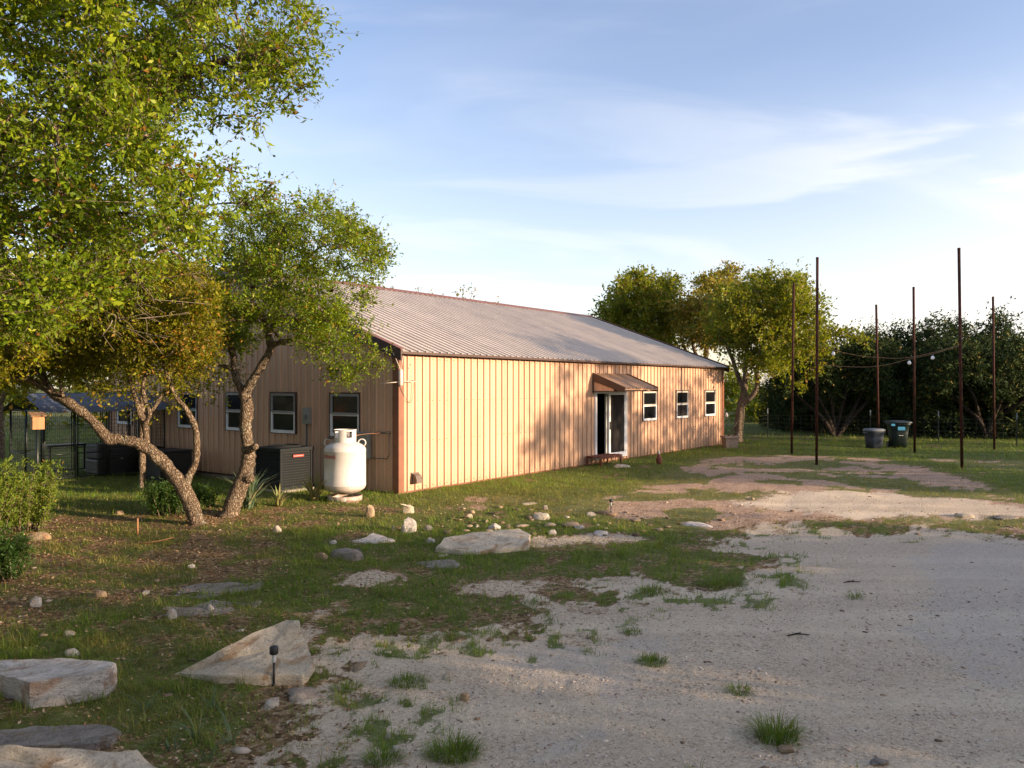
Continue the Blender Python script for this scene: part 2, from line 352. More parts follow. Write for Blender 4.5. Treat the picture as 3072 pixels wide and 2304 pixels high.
def rock_m(name, c1, c2, stain, sc=1.0):
    m, nt, p, _ = mat(name); t = N(nt, 'ShaderNodeTexCoord').outputs['Object']
    mp = N(nt, 'ShaderNodeMapping'); mp.inputs['Scale'].default_value = (1, 1, 3.2); mp.inputs['Rotation'].default_value = (.25, .12, 0); L(nt, t, mp.inputs[0])
    n = noise(nt, 3.4 * sc, 10, .68, mp.outputs[0], 1.1); n2 = noise(nt, 34 * sc, 6, .75, t); n3_ = noise(nt, 2.4 * sc, 5, .6, t, 1.6); n4 = noise(nt, 5.5 * sc, 7, .72, t, .5)
    c = ramp(nt, n, [(.30, c1), (.48, c2), (.66, tuple(min(1, x * 1.22) for x in c2)), (.78, c1)])
    c = mixc(nt, mrange(nt, n3_, .52, .62, 0, .75), c, stain)
    c = mixc(nt, mrange(nt, n4, .52, .62, 0, .35 if c2[0] > .5 else .6), c, (.22, .215, .20))
    c = mixc(nt, mrange(nt, n2, .56, .66, 0, .7), c, tuple(x * .35 for x in c1)); L(nt, c, p.inputs['Base Color'])
    v = N(nt, 'ShaderNodeTexVoronoi', feature='DISTANCE_TO_EDGE', inp={'Scale': 7 * sc}); ad = N(nt, 'ShaderNodeVectorMath', operation='MULTIPLY_ADD'); ad.inputs[1].default_value = (.25, .25, .25)
    nz = N(nt, 'ShaderNodeTexNoise', inp={'Scale': 6 * sc, 'Detail': 6}); L(nt, t, nz.inputs['Vector']); L(nt, nz.outputs['Color'], ad.inputs[0]); L(nt, t, ad.inputs[2]); L(nt, ad.outputs[0], v.inputs['Vector'])
    p.inputs['Roughness'].default_value = .95; p.inputs['Specular IOR Level'].default_value = .12
    bump(nt, p, M(nt, 'ADD', M(nt, 'MULTIPLY', n, 1.4), M(nt, 'ADD', M(nt, 'MULTIPLY', n2, .7), M(nt, 'MULTIPLY', mrange(nt, v.outputs[0], 0, .05), .12))), 1.0, .035); return m
MT['rk_cream'] = rock_m('limestone_cream', (.44, .37, .27), (.62, .54, .42), (.36, .21, .10))
MT['rk_white'] = rock_m('limestone_white', (.42, .37, .33), (.68, .62, .56), (.40, .24, .15))
MT['rk_grey'] = rock_m('limestone_grey', (.16, .145, .13), (.36, .32, .28), (.24, .17, .11), 1.6)
MT['rk_brown'] = rock_m('limestone_brown', (.24, .16, .10), (.42, .31, .20), (.35, .18, .08))

def ground_m():
    m, nt, p, _ = mat('yard_ground'); g = N(nt, 'ShaderNodeNewGeometry').outputs['Position']
    A = lambda k: N(nt, 'ShaderNodeAttribute', attribute_name=k).outputs['Fac']
    gr, dirt, grav, gry = A('grass'), A('dirt'), A('gravel'), A('grey')
    nb = noise(nt, 22, 5, .7, g); nb2 = noise(nt, 9, 5, .7, g)
    sharp = lambda k, q: mrange(nt, M(nt, 'ADD', k, M(nt, 'MULTIPLY', M(nt, 'SUBTRACT', q, .5), 1.3)), .40, .60)
    grav = sharp(grav, nb); dirt = sharp(dirt, nb2); gr = sharp(gr, nb)
    v = N(nt, 'ShaderNodeTexVoronoi', inp={'Scale': 58}); L(nt, g, v.inputs['Vector'])
    v2 = N(nt, 'ShaderNodeTexVoronoi', inp={'Scale': 24}); L(nt, g, v2.inputs['Vector'])
    sh = N(nt, 'ShaderNodeSeparateColor'); L(nt, v.outputs['Color'], sh.inputs[0]); sh2 = N(nt, 'ShaderNodeSeparateColor'); L(nt, v2.outputs['Color'], sh2.inputs[0])
    nf = noise(nt, 140, 3, .7, g); nm = noise(nt, 3.0, 5, .6, g); nl = noise(nt, .5, 4, .6, g)
    gcol = ramp(nt, sh.outputs[0], [(0, (.24, .18, .12)), (.15, (.50, .40, .28)), (.7, (.67, .56, .41)), (1, (.80, .69, .54))])
    gcol = mixc(nt, mrange(nt, nm, .35, .72, 0, .5), gcol, (.69, .58, .43)); gcol = mixc(nt, mrange(nt, nl, .45, .75, 0, .4), gcol, (.56, .46, .33))
    tm = N(nt, 'ShaderNodeMapping'); tm.inputs['Rotation'].default_value = (0, 0, R(-62)); tm.inputs['Scale'].default_value = (.10, 1.15, 1); L(nt, g, tm.inputs[0])
    trk = mrange(nt, noise(nt, 1.0, 3, .5, tm.outputs[0], .3), .42, .62)
    gcol = mixc(nt, M(nt, 'MULTIPLY', trk, .55), gcol, (.73, .62, .46)); gcol = mixc(nt, M(nt, 'MULTIPLY', M(nt, 'SUBTRACT', 1.0, trk), .22), gcol, (.30, .22, .165))
    deb = mrange(nt, noise(nt, 11, 7, .8, g), .62, .68, 0, .6); gcol = mixc(nt, deb, gcol, (.20, .14, .10))
    gcol = mixc(nt, M(nt, 'MULTIPLY', gry, .30), gcol, (.44, .43, .42))
    dcol = ramp(nt, sh.outputs[1], [(0, (.17, .095, .055)), (.35, (.35, .22, .14)), (.8, (.49, .35, .24)), (1, (.62, .49, .37))])
    dcol = mixc(nt, mrange(nt, nm, .4, .7, 0, .5), dcol, (.54, .40, .30))
    lit = ramp(nt, sh2.outputs[0], [(0, (.08, .048, .022)), (.4, (.20, .125, .06)), (.75, (.33, .215, .11)), (1, (.48, .36, .22))])
    lit = mixc(nt, mrange(nt, nf, .45, .65, 0, .6), lit, (.10, .07, .035))
    gc = ramp(nt, nf, [(.25, (.05, .08, .014)), (.6, (.11, .16, .026)), (.85, (.21, .18, .07))])
    c = mixc(nt, dirt, lit, dcol); c = mixc(nt, grav, c, gcol); c = mixc(nt, M(nt, 'MULTIPLY', gr, .8), c, gc); L(nt, c, p.inputs['Base Color'])
    p.inputs['Roughness'].default_value = .95; p.inputs['Specular IOR Level'].default_value = .15
    hh = M(nt, 'ADD', M(nt, 'MULTIPLY', M(nt, 'SUBTRACT', 1.0, v.outputs['Distance']), .5), M(nt, 'ADD', M(nt, 'MULTIPLY', M(nt, 'SUBTRACT', 1.0, v2.outputs['Distance']), .35), M(nt, 'MULTIPLY', nf, .6)))
    bump(nt, p, hh, .8, .022); return m
MT['ground'] = ground_m()

# ------------------------------------------------------------------ ground map (grass, dirt, gravel)
def poly_sd(x, y, poly):
    """signed distance, positive inside, metres"""
    P = np.array(poly); best = np.full(x.shape, 1e9); ins = np.zeros(x.shape, bool)
    for i in range(len(P)):
        a = P[i]; b = P[(i + 1) % len(P)]; e = b - a; t = np.clip(((x - a[0]) * e[0] + (y - a[1]) * e[1]) / max(e @ e, 1e-9), 0, 1)
        best = np.minimum(best, np.hypot(x - a[0] - t * e[0], y - a[1] - t * e[1]))
        c = (a[1] > y) != (b[1] > y)
        with np.errstate(divide='ignore', invalid='ignore'):
            ins ^= c & (x < (b[0] - a[0]) * (y - a[1]) / (b[1] - a[1] + 1e-12) + a[0])
    return np.where(ins, best, -best)
def dpoly(pts): return [tuple(GD(*p)[:2]) for p in pts]
P_GRAVEL = dpoly([(560, 1850), (640, 1659), (720, 1600), (745, 1540), (690, 1480), (680, 1420), (700, 1380), (800, 1372), (900, 1392), (1040, 1352), (1110, 1385), (1200, 1345),
                  (1150, 1300), (1300, 1306), (1345, 1300), (1270, 1252), (1380, 1240), (1480, 1270), (1560, 1285), (1620, 1268), (1600, 1235), (1650, 1205), (1570, 1190),
                  (1560, 1160), (1620, 1150), (1720, 1128), (1850, 1148), (2000, 1140), (2300, 1170), (2900, 1200), (3900, 1500), (3900, 1850)])
P_PINK = dpoly([(1560, 1085), (1680, 1066), (1900, 1064), (2130, 1082), (2260, 1098), (2260, 1120), (2000, 1120), (1850, 1124), (1700, 1104), (1580, 1100)])
P_DIRT = dpoly([(1160, 1112), (1230, 1082), (1360, 1062), (1430, 1030), (1540, 985), (1700, 984), (1900, 990), (2010, 1010), (2130, 1050), (2300, 1080), (2300, 1150), (2000, 1130), (1800, 1122), (1620, 1130), (1540, 1150), (1450, 1132), (1300, 1120)])
P_DIRT2 = dpoly([(940, 1100), (1010, 1075), (1130, 1072), (1190, 1085), (1060, 1098)])
P_TRACK1 = dpoly([(1790, 988), (1880, 990), (1990, 1012), (2110, 1055), (2212, 1085), (2100, 1078), (1960, 1040), (1850, 1008)])
P_TRACK2 = dpoly([(1990, 990), (2120, 992), (2300, 1000), (2300, 1018), (2130, 1012)])
P_LITTER = dpoly([(-200, 1150), (150, 1110), (420, 1105), (760, 1090), (1000, 1095), (1050, 1110), (800, 1125), (600, 1150), (640, 1200), (560, 1250), (420, 1280), (260, 1320), (-200, 1420)])
P_LIT2 = dpoly([(240, 1350), (380, 1310), (560, 1310), (610, 1335), (420, 1400), (360, 1450), (250, 1430)])
P_LIT3 = dpoly([(-100, 1500), (60, 1520), (200, 1530), (330, 1545), (420, 1600), (420, 1680), (-100, 1700)])
P_BARE = [dpoly(q) for q in ([(740, 1240), (860, 1232), (870, 1262), (790, 1272), (735, 1262)], [(960, 1262), (1100, 1240), (1180, 1262), (1100, 1290), (1000, 1286)],
                             [(1130, 1170), (1280, 1150), (1420, 1165), (1300, 1180), (1180, 1185)], [(680, 1370), (760, 1300), (640, 1330), (650, 1400)])]
P_GREY = [dpoly(q) for q in ([(1060, 1430), (1130, 1395), (1300, 1400), (1390, 1380), (1440, 1400), (1370, 1440), (1350, 1510), (1290, 1480), (1150, 1475)],
                             [(1200, 1600), (1290, 1580), (1290, 1640), (1180, 1640)], [(1990, 1180), (2212, 1160), (2300, 1400), (2100, 1500), (1980, 1400)])]
def ground_maps(x, y):
    n1 = fbm(x, y, 1.6, 4, 40) - .5; n2 = fbm(x, y, 5.0, 3, 60) - .5; n3 = fbm(x, y, .45, 3, 80) - .5
    wob = n1 * 1.0 + n2 * .6 + (fbm(x, y, 13.0, 2, 66) - .5) * .45
    f = lambda P, s=.35: sstep(-s, s, poly_sd(x, y, P) + wob)
    gravel = f(P_GRAVEL, .22); dirt = np.maximum.reduce([f(P_DIRT, .5) * .9, f(P_TRACK1, .3), f(P_TRACK2, .3), f(P_DIRT2, .3) * .7])
    pink = f(P_PINK, .4)
    far = sstep(44, 52, np.hypot(x, y)); dist = np.hypot(x, y)
    litter = np.maximum.reduce([f(P_LITTER, .5), f(P_LIT2), f(P_LIT3)]); bare = np.maximum.reduce([f(q, .2) for q in P_BARE])
    grass = .80 + n1 * 1.5 + n2 * .9
    grass = grass - litter * .44 - .05 * sstep(15, 12, y); grass = grass * (1 - .92 * bare)
    near = sstep(12, 9, dist); grass = grass + .1
    patch = sstep(-.07, .02, (fbm(x, y * 1.0, .95, 4, 33) - .5) + n2 * .15)
    sdg = poly_sd(x, y, P_GRAVEL) + wob * .5; ring = np.exp(-((sdg + .35) / .45) ** 2); inner = np.exp(-((sdg - .45) / .5) ** 2)
    grass = grass * (1 - gravel * .985); grass = grass * (1 - .75 * ring * sstep(-.12, .1, n2 + n1)); grass = grass + inner * sstep(.07, .15, n2) * .7; grass = grass * (1 - dirt) + dirt * patch * .8; grass = grass * (1 - pink * .9) + pink * patch * .12
    grass = np.clip(grass, 0, 1)
    gravel2 = np.maximum.reduce([gravel * (1 - .5 * inner * sstep(0, .15, n1)), pink * .75, bare * .55, sstep(.1, .3, n1 + n2) * litter * .25])
    dirt2 = np.maximum.reduce([dirt, pink * .5, litter * .25 * sstep(-.1, .2, n2), far * .6, bare * .5, ring * .35])
    grey = np.maximum.reduce([f(q, .15) for q in P_GREY]) * gravel
    dry = np.clip(dirt * .75 + pink * .6 + litter * (.3 + n1) + sstep(16.5, 14.5, y) * 0 + .12 + n1 * .7 + far * .6 + f(dpoly([(900, 1085), (1500, 1020), (2212, 1085), (2212, 1150), (1500, 1145)]), .5) * .35, 0, 1)
    return grass, dirt2, gravel2, grey, dry
def seed_ground():
    # fan of rows whose spacing grows with distance from the yard's near edge
    rows = np.concatenate([np.linspace(-6, 3.2, 16), 3.2 + np.cumsum(np.full(40, .028)), []]); r = rows[-1]; out = list(rows)
    step = .034
    while r < 700: r += step; out.append(r); step *= 1.0165
    yy = np.array(out); ang = np.tan(np.linspace(-.66, .66, 330)); side = np.concatenate([[-40, -9, -4, -2.4], -np.linspace(1.7, .80, 42)]); ang = np.concatenate([side, ang, -side[::-1]])
    Y, T = np.meshgrid(yy, ang, indexing='ij'); X = T * np.maximum(Y, 3.0) * 1.0; Z = height(X, Y)
    gr, di, ga, ge, dry = ground_maps(X, Y)
    Z = Z + (rng.random(X.shape) - .5) * .008 * (Y < 14) 
    n, m = X.shape; idx = np.arange(n * m).reshape(n, m)
    q = np.stack([idx[:-1, :-1], idx[:-1, 1:], idx[1:, 1:], idx[1:, :-1]], -1).reshape(-1, 4)
    at = {k: ('POINT', v.ravel()) for k, v in (('grass', gr), ('dirt', di), ('gravel', ga), ('grey', ge))}
    me = mesh_np('ground', np.stack([X, Y, Z], -1).reshape(-1, 3), q, MT['ground'], at, True)
    tag(obj('ground', me), 'gravel, bare dirt and patchy grass of the ranch yard', kind='structure')
seed_ground()

# ------------------------------------------------------------------ building
LEN, W2, ZR, HW, PITCH = 18.31, 6.33, 5.42, 3.10, .2441
WIDTH = 2 * W2; SL = (ZR - HW) / W2
barn = empty('metal_barn', (C0[0], C0[1], 0), TH, 'long tan metal-sided building with shallow light grey ribbed roof and brown trim', 'building')
RIB = [(0, 0), (.004, .032), (.038, .032), (.046, 0), (.135, 0), (.142, .006), (.152, .006), (.159, 0)]      # offset along the wall, rise
def prof_pts(p0, p1):
    """profile breakpoints of the ribbed sheet between offsets p0..p1 of one pitch"""
    xs = sorted({p0, p1} | {x for x, _ in RIB if p0 < x < p1})
    px = [x for x, _ in RIB] + [PITCH]; ph = [h for _, h in RIB] + [0]
    return [(x, float(np.interp(x, px, ph))) for x in xs]
def strip_mesh(k, total, openings, topf, name, material, high=False):
    """one sheet strip, wall coordinates (along, out, z); openings (a0,a1,z0,z1)"""
    a0 = k * PITCH; a1 = min(a0 + PITCH, total); mb = MB()
    cuts = sorted({a0, a1} | {c for o in openings for c in o[:2] if a0 < c < a1})
    for c0, c1 in zip(cuts[:-1], cuts[1:]):
        mid = (c0 + c1) / 2; rng_ = [(0.0, None)]
        for o in openings:
            if o[0] <= mid <= o[1]: rng_ = [(0.0, o[2]), (o[3], None)] if o[2] > 0.01 else [(o[3], None)]
        pr = prof_pts(c0 - a0, c1 - a0)
        for lo, hi in rng_:
            if (lo > 0) != high: continue
            vs = []
            for x, h in pr: vs += [(x, -h - .002, lo), (x, -h - .002, topf(a0 + x) if hi is None else hi)]
            n = len(pr); mb.add(vs, [(2 * i, 2 * i + 2, 2 * i + 3, 2 * i + 1) for i in range(n - 1)])
    return mb.mesh(name, material, fix=False)
ZT, ZB, ZD = 2.166, 1.204, .1675
longwins = [(11.355, 12.35), (13.93, 14.93), (16.48, 17.49)]; gablewins = [(1.218, 2.21), (3.50, 4.456), (5.42, 6.377), (7.767, 8.722), (11.27, 12.25 - .1)]
DOOR = (8.30, 10.216)
op_long = [(a, b, ZB, ZT) for a, b in longwins] + [(DOOR[0], DOOR[1], ZD, ZT)]
op_gab = [(a, b, ZB, ZT) for a, b in gablewins]
nst = int(math.ceil(LEN / PITCH)); shared = None
for k in range(nst):
    a0 = k * PITCH; hit = any(o[0] < a0 + PITCH and o[1] > a0 for o in op_long)
    if hit or k == nst - 1: me = strip_mesh(k, LEN, op_long, lambda a: HW + .03, 'siding_panel', MT['siding'])
    else:
        if shared is None: shared = strip_mesh(k, LEN, [], lambda a: HW + .03, 'siding_panel', MT['siding'])
        me = shared
    if me is not None and len(me.polygons): obj('siding_panel', me, barn, (a0, 0, 0))
    if hit:
        me = strip_mesh(k, LEN, op_long, lambda a: HW + .03, 'siding_panel', MT['siding'], True)
        if len(me.polygons): obj('siding_panel', me, barn, (a0, 0, 0))
for k in range(int(math.ceil(LEN / PITCH))):       # the far long wall, seen from the side only
    obj('siding_panel', shared, barn, (LEN - k * PITCH if k < nst - 1 else PITCH, WIDTH, 0), math.pi)
ng = int(math.ceil(WIDTH / PITCH))
gtop = lambda b: HW + SL * min(b, WIDTH - b)
for end in (0, 1):
    for k in range(ng):
        # wall coordinate runs from the far corner back to the near one so that ribs face outwards
        me = strip_mesh(k, WIDTH, [(WIDTH - b, WIDTH - a, z0, z1) for a, b, z0, z1 in op_gab] if end == 0 else [], gtop, 'siding_panel', MT['siding'])
        if end == 0:
            obj('siding_panel', me, barn, (0, WIDTH - k * PITCH, 0), -math.pi / 2)
            me = strip_mesh(k, WIDTH, [(WIDTH - b, WIDTH - a, z0, z1) for a, b, z0, z1 in op_gab], gtop, 'siding_panel', MT['siding'], True)
            if len(me.polygons): obj('siding_panel', me, barn, (0, WIDTH - k * PITCH, 0), -math.pi / 2)
        else: obj('siding_panel', me, barn, (LEN, k * PITCH, 0), math.pi / 2)
# fasteners along the girts
mb = MB()
for z in (.1, 1.12, 2.02, 2.95):
    for k in range(nst):
        a = k * PITCH + .10
        if any(o[0] - .05 < a < o[1] + .05 and o[2] - .05 < z < o[3] + .05 for o in op_long): continue
        mb.box(a - .008, a + .008, -.012, -.001, z - .008, z + .008)
o = mb.build('screw_rows', MT['trim'], barn); o['kind'] = 'stuff'
# roof sheets
EO, RO = .20, .12
def roof_strip():
    mb = MB(); pr = prof_pts(0, PITCH); vs = []
    for x, h in pr:
        for b in (-EO, W2): vs.append((x, b + (-h * SL * 0), HW + .07 + SL * b + h))
    n = len(pr); mb.add(vs, [(2 * i, 2 * i + 2, 2 * i + 3, 2 * i + 1) for i in range(n - 1)])
    return mb.mesh('roof_panel', MT['roof'], fix=False)
rs = roof_strip(); nr = int(round((LEN + 2 * RO) / PITCH))
for k in range(nr):
    obj('roof_panel', rs, barn, (-RO + k * PITCH, 0, 0)); obj('roof_panel', rs, barn, (-RO + (k + 1) * PITCH, WIDTH, 0), math.pi)
RA1 = -RO + nr * PITCH
# ridge cap, rake fascia, eave trim, soffit, corners, base
zr = HW + .07 + SL * W2
MB().prism([(W2 - .24, zr - .24 * SL + .032), (W2, zr + .04), (W2 + .24, zr - .24 * SL + .032), (W2 + .24, zr - .24 * SL + .036), (W2, zr + .052), (W2 - .24, zr - .24 * SL + .036)], 'x', -RO - .03, RA1 + .03).build('ridge_cap', MT['trim'], barn)
for a0, a1 in ((-RO - .035, -RO - .002), (RA1 + .002, RA1 + .035)):
    for s in (0, 1):
        f = (lambda b: b) if s == 0 else (lambda b: WIDTH - b)
        e0, e1 = -EO - .02, W2 - .001
        q = [(f(e0), HW + .12 + SL * e0), (f(e1), HW + .12 + SL * e1), (f(e1), HW - .13 + SL * e1), (f(e0), HW - .13 + SL * e0)]
        MB().prism(q, 'x', a0, a1).build('rake_fascia', MT['dktrim'], barn)
        q = [(f(e0), HW + .122 + SL * e0), (f(e1), HW + .122 + SL * e1), (f(e1), HW + .134 + SL * e1), (f(e0), HW + .134 + SL * e0)]
        m0, m1 = (a0 - .01, a1 + .09) if a0 < 0 else (a0 - .09, a1 + .01)
        MB().prism(q, 'x', m0, m1).build('rake_cap', MT['trim'], barn)
        q = [(f(e0), HW + .045 + SL * e0), (f(e1), HW + .045 + SL * e1), (f(e1), HW + .03 + SL * e1), (f(e0), HW + .03 + SL * e0)]
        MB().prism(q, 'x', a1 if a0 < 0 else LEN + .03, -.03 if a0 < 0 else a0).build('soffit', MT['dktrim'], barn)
MB().box(-RO, RA1, -EO + .01, -.03, HW - .035, HW - .02).box(-RO, RA1, -EO - .012, -EO + .01, HW - .06, HW - .005).build('eave_trim', MT['dktrim'], barn)
MB().box(0, LEN, -.036, -.028, HW - .09, HW - .036).build('wall_top_trim', MT['trim'], barn)
MB().box(.0, LEN, -.040, -.028, -.03, .035).build('base_trim', MT['trim'], barn)
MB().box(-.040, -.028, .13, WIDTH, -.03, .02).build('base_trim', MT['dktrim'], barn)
MB().box(-.042, .125, -.042, -.029, -.03, HW - .04).box(-.042, -.029, -.029, .13, -.03, HW - .0).build('corner_trim', MT['trim'], barn)
MB().box(LEN - .125, LEN + .042, -.042, -.029, -.03, HW - .04).box(LEN + .029, LEN + .042, -.029, .13, -.03, HW).build('corner_trim', MT['trim'], barn)
MB().box(-.042, -.029, WIDTH - .13, WIDTH + .04, -.03, HW).build('corner_trim', MT['trim'], barn)
MB().box(.01, LEN - .01, .01, WIDTH - .01, -.5, -.031).build('foundation', MT['concrete'], barn)
MB().box(.05, LEN - .05, .05, WIDTH - .05, -.03, .12).build('interior_floor', MT['interior'], barn)
MB().box(.3, LEN - .3, 1.6, 1.7, .121, 2.9).build('interior_wall', MT['interior'], barn)
def window(a0, a1, wall, blind=None):
    """local frame: x along the wall, y out (negative), built on the wall plane"""
    w = a1 - a0; H = ZT - ZB
    if wall == 'long': loc, rz = (a0, 0, ZB), 0
    else: loc, rz = (0, a1, ZB), -math.pi / 2
    fr = MB().box(-.03, w + .03, -.048, .0, H, H + .035).box(-.03, 0, -.048, 0, -.02, H).box(w, w + .03, -.048, 0, -.02, H).box(-.03, w + .03, -.05, 0, -.035, -.02).build('window', MT['dktrim'], barn, loc, rz)
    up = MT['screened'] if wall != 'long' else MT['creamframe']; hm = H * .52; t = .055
    MB().box(0, w, -.04, .02, H - t, H).box(0, t, -.04, .02, hm, H - t).box(w - t, w, -.04, .02, hm, H - t).box(t, w - t, -.044, .02, hm - .02, hm + .03).build('upper_sash', up, fr)
    MB().box(0, w, -.045, .02, -.018, t).box(0, t, -.042, .02, t, hm).box(w - t, w, -.042, .02, t, hm).box(t, w - t, -.030, .02, hm - .045, hm - .02).build('lower_sash', MT['white'], fr)
    MB().box(t, w - t, -.008, .0, hm + .03, H - t).build('pane', MT['glass'], fr)
    MB().box(t, w - t, -.004, .004, t, hm - .045).build('pane', blind or MT['glass'], fr)
for i, (a, b) in enumerate(longwins): window(a, b, 'long', MT['screen'] if i == 1 else None)
for a, b in gablewins: window(a, b, 'gable')
# sliding door
d0, d1 = DOOR; dw = d1 - d0
door = MB().box(-.0, .05, -.05, .12, ZD - .0, ZT - .05).box(dw - .05, dw, -.05, .12, ZD, ZT - .05).box(0, dw, -.05, .12, ZT - .05, ZT).box(-.035, 0, -.045, 0, ZD - .02, ZT + .03).box(dw, dw + .03, -.045, 0, ZD - .02, ZT + .03).build('patio_door', MT['white'], barn, (d0, 0, 0))
MB().box(0, dw, -.06, .12, ZD - .055, ZD - .001).build('threshold', MT['white'], door)
xm = .82
MB().box(xm, xm + .08, -.03, .03, ZD, ZT - .05).box(dw - .12, dw - .05, -.03, .03, ZD, ZT - .05).box(xm + .08, dw - .12, -.03, .03, ZD, ZD + .10).box(xm + .08, dw - .12, -.03, .03, ZT - .10, ZT - .05).build('screen_frame', MT['white'], door)
MB().box(xm + .08, dw - .12, -.008, -.004, ZD + .10, ZT - .10).build('screen_mesh', MT['screen'], door)
MB().box(xm - .09, xm - .005, .04, .09, ZD, ZT - .05).build('door_stile', MT['screened'], door)
MB().box(xm + .02, xm + .05, -.065, -.03, 1.0, 1.24, .006).build('door_handle', MT['black'], door)
# awning over the door
aw0, aw1, ap = 8.13, 10.24, 1.11
za, zf = 2.72, 2.28
aw = bpy.data.objects.new('awning', None); aw.location = (aw0, 0, 0); link(aw, barn)
n = 9; wst = (aw1 - aw0) / n
pm = MB(); vs = []
for x, h in ((0, 0), (.03, .025), (.06, .025), (.09, 0), (wst, 0)):
    vs += [(x, -.03, za + h), (x, -ap, zf + h)]
pm.add(vs, [(2 * i, 2 * i + 2, 2 * i + 3, 2 * i + 1) for i in range(4)]); pme = pm.mesh('awning_panel', MT['awning'])
for k in range(n): obj('awning_panel', pme, aw, (k * wst, 0, 0))
for x0, x1 in ((-.03, -.002), (aw1 - aw0 + .002, aw1 - aw0 + .03)):
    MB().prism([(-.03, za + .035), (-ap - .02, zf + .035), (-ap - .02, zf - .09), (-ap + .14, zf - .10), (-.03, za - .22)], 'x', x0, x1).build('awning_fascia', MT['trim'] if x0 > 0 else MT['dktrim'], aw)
for k in range(5):
    y0, y1 = -.03 - k * .18, -.03 - (k + 1) * .18 + .006
    zz = lambda y: za - .22 + (y + .03) / (-ap + .17) * (zf - .10 - za + .22) + .01
    lo = 2.20
    if zz(y1) > lo + .01: MB().prism([(y0, lo), (y1, lo), (y1, zz(y1)), (y0, zz(y0))], 'x', .0, .02).build('cheek_board', MT['siding'], aw); MB().prism([(y0, lo), (y1, lo), (y1, zz(y1)), (y0, zz(y0))], 'x', aw1 - aw0 - .02, aw1 - aw0).build('cheek_board', MT['siding'], aw)
MB().box(-.02, aw1 - aw0 + .02, -ap - .0, -ap + .02, zf - .055, zf - .008).build('front_trim', MT['awning'], aw)
MB().box(.02, aw1 - aw0 - .02, -ap + .2, -.03, 2.185, 2.198).build('awning_soffit', MT['dktrim'], aw)
MB().box(-.03, .0, -.065, -.03, 2.15, za - .22).build('ledger', MT['dktrim'], aw)
# wall vent near the corner
vv = B2W(.48, 0)
ve = MB().prism([(-.03, .20), (-.03, .40), (-.07, .40), (-.13, .36), (-.165, .28), (-.17, .20)], 'x', -.09, .09).build('vent_hood', MT['vent'], None, (vv[0], vv[1], 0), TH)
tag(ve, 'small brown louvred vent hood low on sunlit wall near the corner', 'vent')
MB().box(-.11, .11, -.036, -.029, .17, .43).build('flange', MT['vent'], ve)

# antenna on the corner
ap_ = B2W(-.04, -.10, 2.55)
an = empty('wifi_antenna', ap_, TH, 'white outdoor wireless antenna with whip rods on building corner', 'antenna')
bx = MB(); bx.lathe([(.0, -.20), (.035, -.20), (.05, -.17), (.05, .12), (.035, .16), (0, .165)], 16).build('radio_body', MT['antenna'], an)
for p0, p1 in (((0, 0, .15), (-.13, .10, .52)), ((0, 0, .15), (.05, -.03, .46)), ((0, 0, -.11), (-.32, .30, -.15)), ((0, 0, -.10), (.45, -.02, -.10))):
    MB().tube([p0, p1], .009, 6).build('whip', MT['antenna'], an)
MB().tube([(0, .0, .1), (.0, .06, .1)], .02, 8).build('bracket', MT['brass'], an)
lp = []
for t in np.linspace(0, 1, 26):
    a = t * 1.0; lp.append((.02 + .42 * t + .12 * math.sin(a * 3.1), .05, -.20 - .42 * math.sin(t * math.pi * .98) ** .9 + .10 * t))
MB().tube(lp, .005, 5).build('cable_loop', MT['brass'], an)
MB().tube([(.33, .06, -.10), (.45, .06, -.08)], .015, 6).build('cable_clamp', MT['copper'], an)

# electrical box, conduit and gas line on the gable wall
gb = B2W(-.03, 2.99, 0)
eb = MB().box(-.11, .11, -.10, 0, 1.44, 1.83, .01).build('disconnect_box', MT['greybox'], None, gb, TH - math.pi / 2)
tag(eb, 'small grey electrical disconnect box between two gable windows', 'electrical box')
MB().tube([(-.02, -.05, 1.44), (-.02, -.05, .2)], .022, 8).build('conduit', MT['conduit'], eb)
MB().box(-.04, .04, -.125, -.10, 1.55, 1.66).build('switch', MT['greyplastic2'], eb)
gb = B2W(-.035, .82 + .22, 0)
mbx = MB().box(-.22, .22, -.14, 0, .72, 1.32, .02).build('meter_box', MT['greybox'], None, gb, TH - math.pi / 2)
tag(mbx, 'pale grey utility box on gable wall behind the white tank', 'utility box')
MB().box(-.19, .19, -.15, -.141, .75, 1.29).build('cover_plate', MT['greybox'], mbx)
MB().tube([(-.1, -.05, .72), (-.12, -.05, .1)], .012, 6).build('lower_conduit', MT['brass'], mbx)

# ------------------------------------------------------------------ propane tank
TP = W(1035, 1500, 16.1); TP.z = float(height(TP.x, TP.y)) 
TS = 1.0
tank = empty('propane_tank', (TP.x, TP.y, TP.z), 0, 'upright white propane tank standing beside the condenser, rusty around its base', 'propane tank')
prof = [(.0, .10)] + [(.42 * math.cos(a), .33 - .19 * math.sin(a)) for a in np.linspace(math.pi / 2, 0, 9)] + [(.424, .335), (.424, .352), (.42, .357), (.42, 1.02), (.424, 1.025), (.424, 1.04), (.42, 1.045)] + \
       [(.42 * math.cos(a) , 1.045 + .19 * math.sin(a)) for a in np.linspace(.08, math.pi / 2 - .02, 10)] + [(0, 1.237)]
MB().lathe(prof, 48).build('tank_body', MT['tank'], tank)
ring = [(.335, .02), (.345, .02), (.345, .125), (.335, .125), (.335, .02)]; MB().lathe(ring, 40).build('foot_ring', MT['tank'], tank)
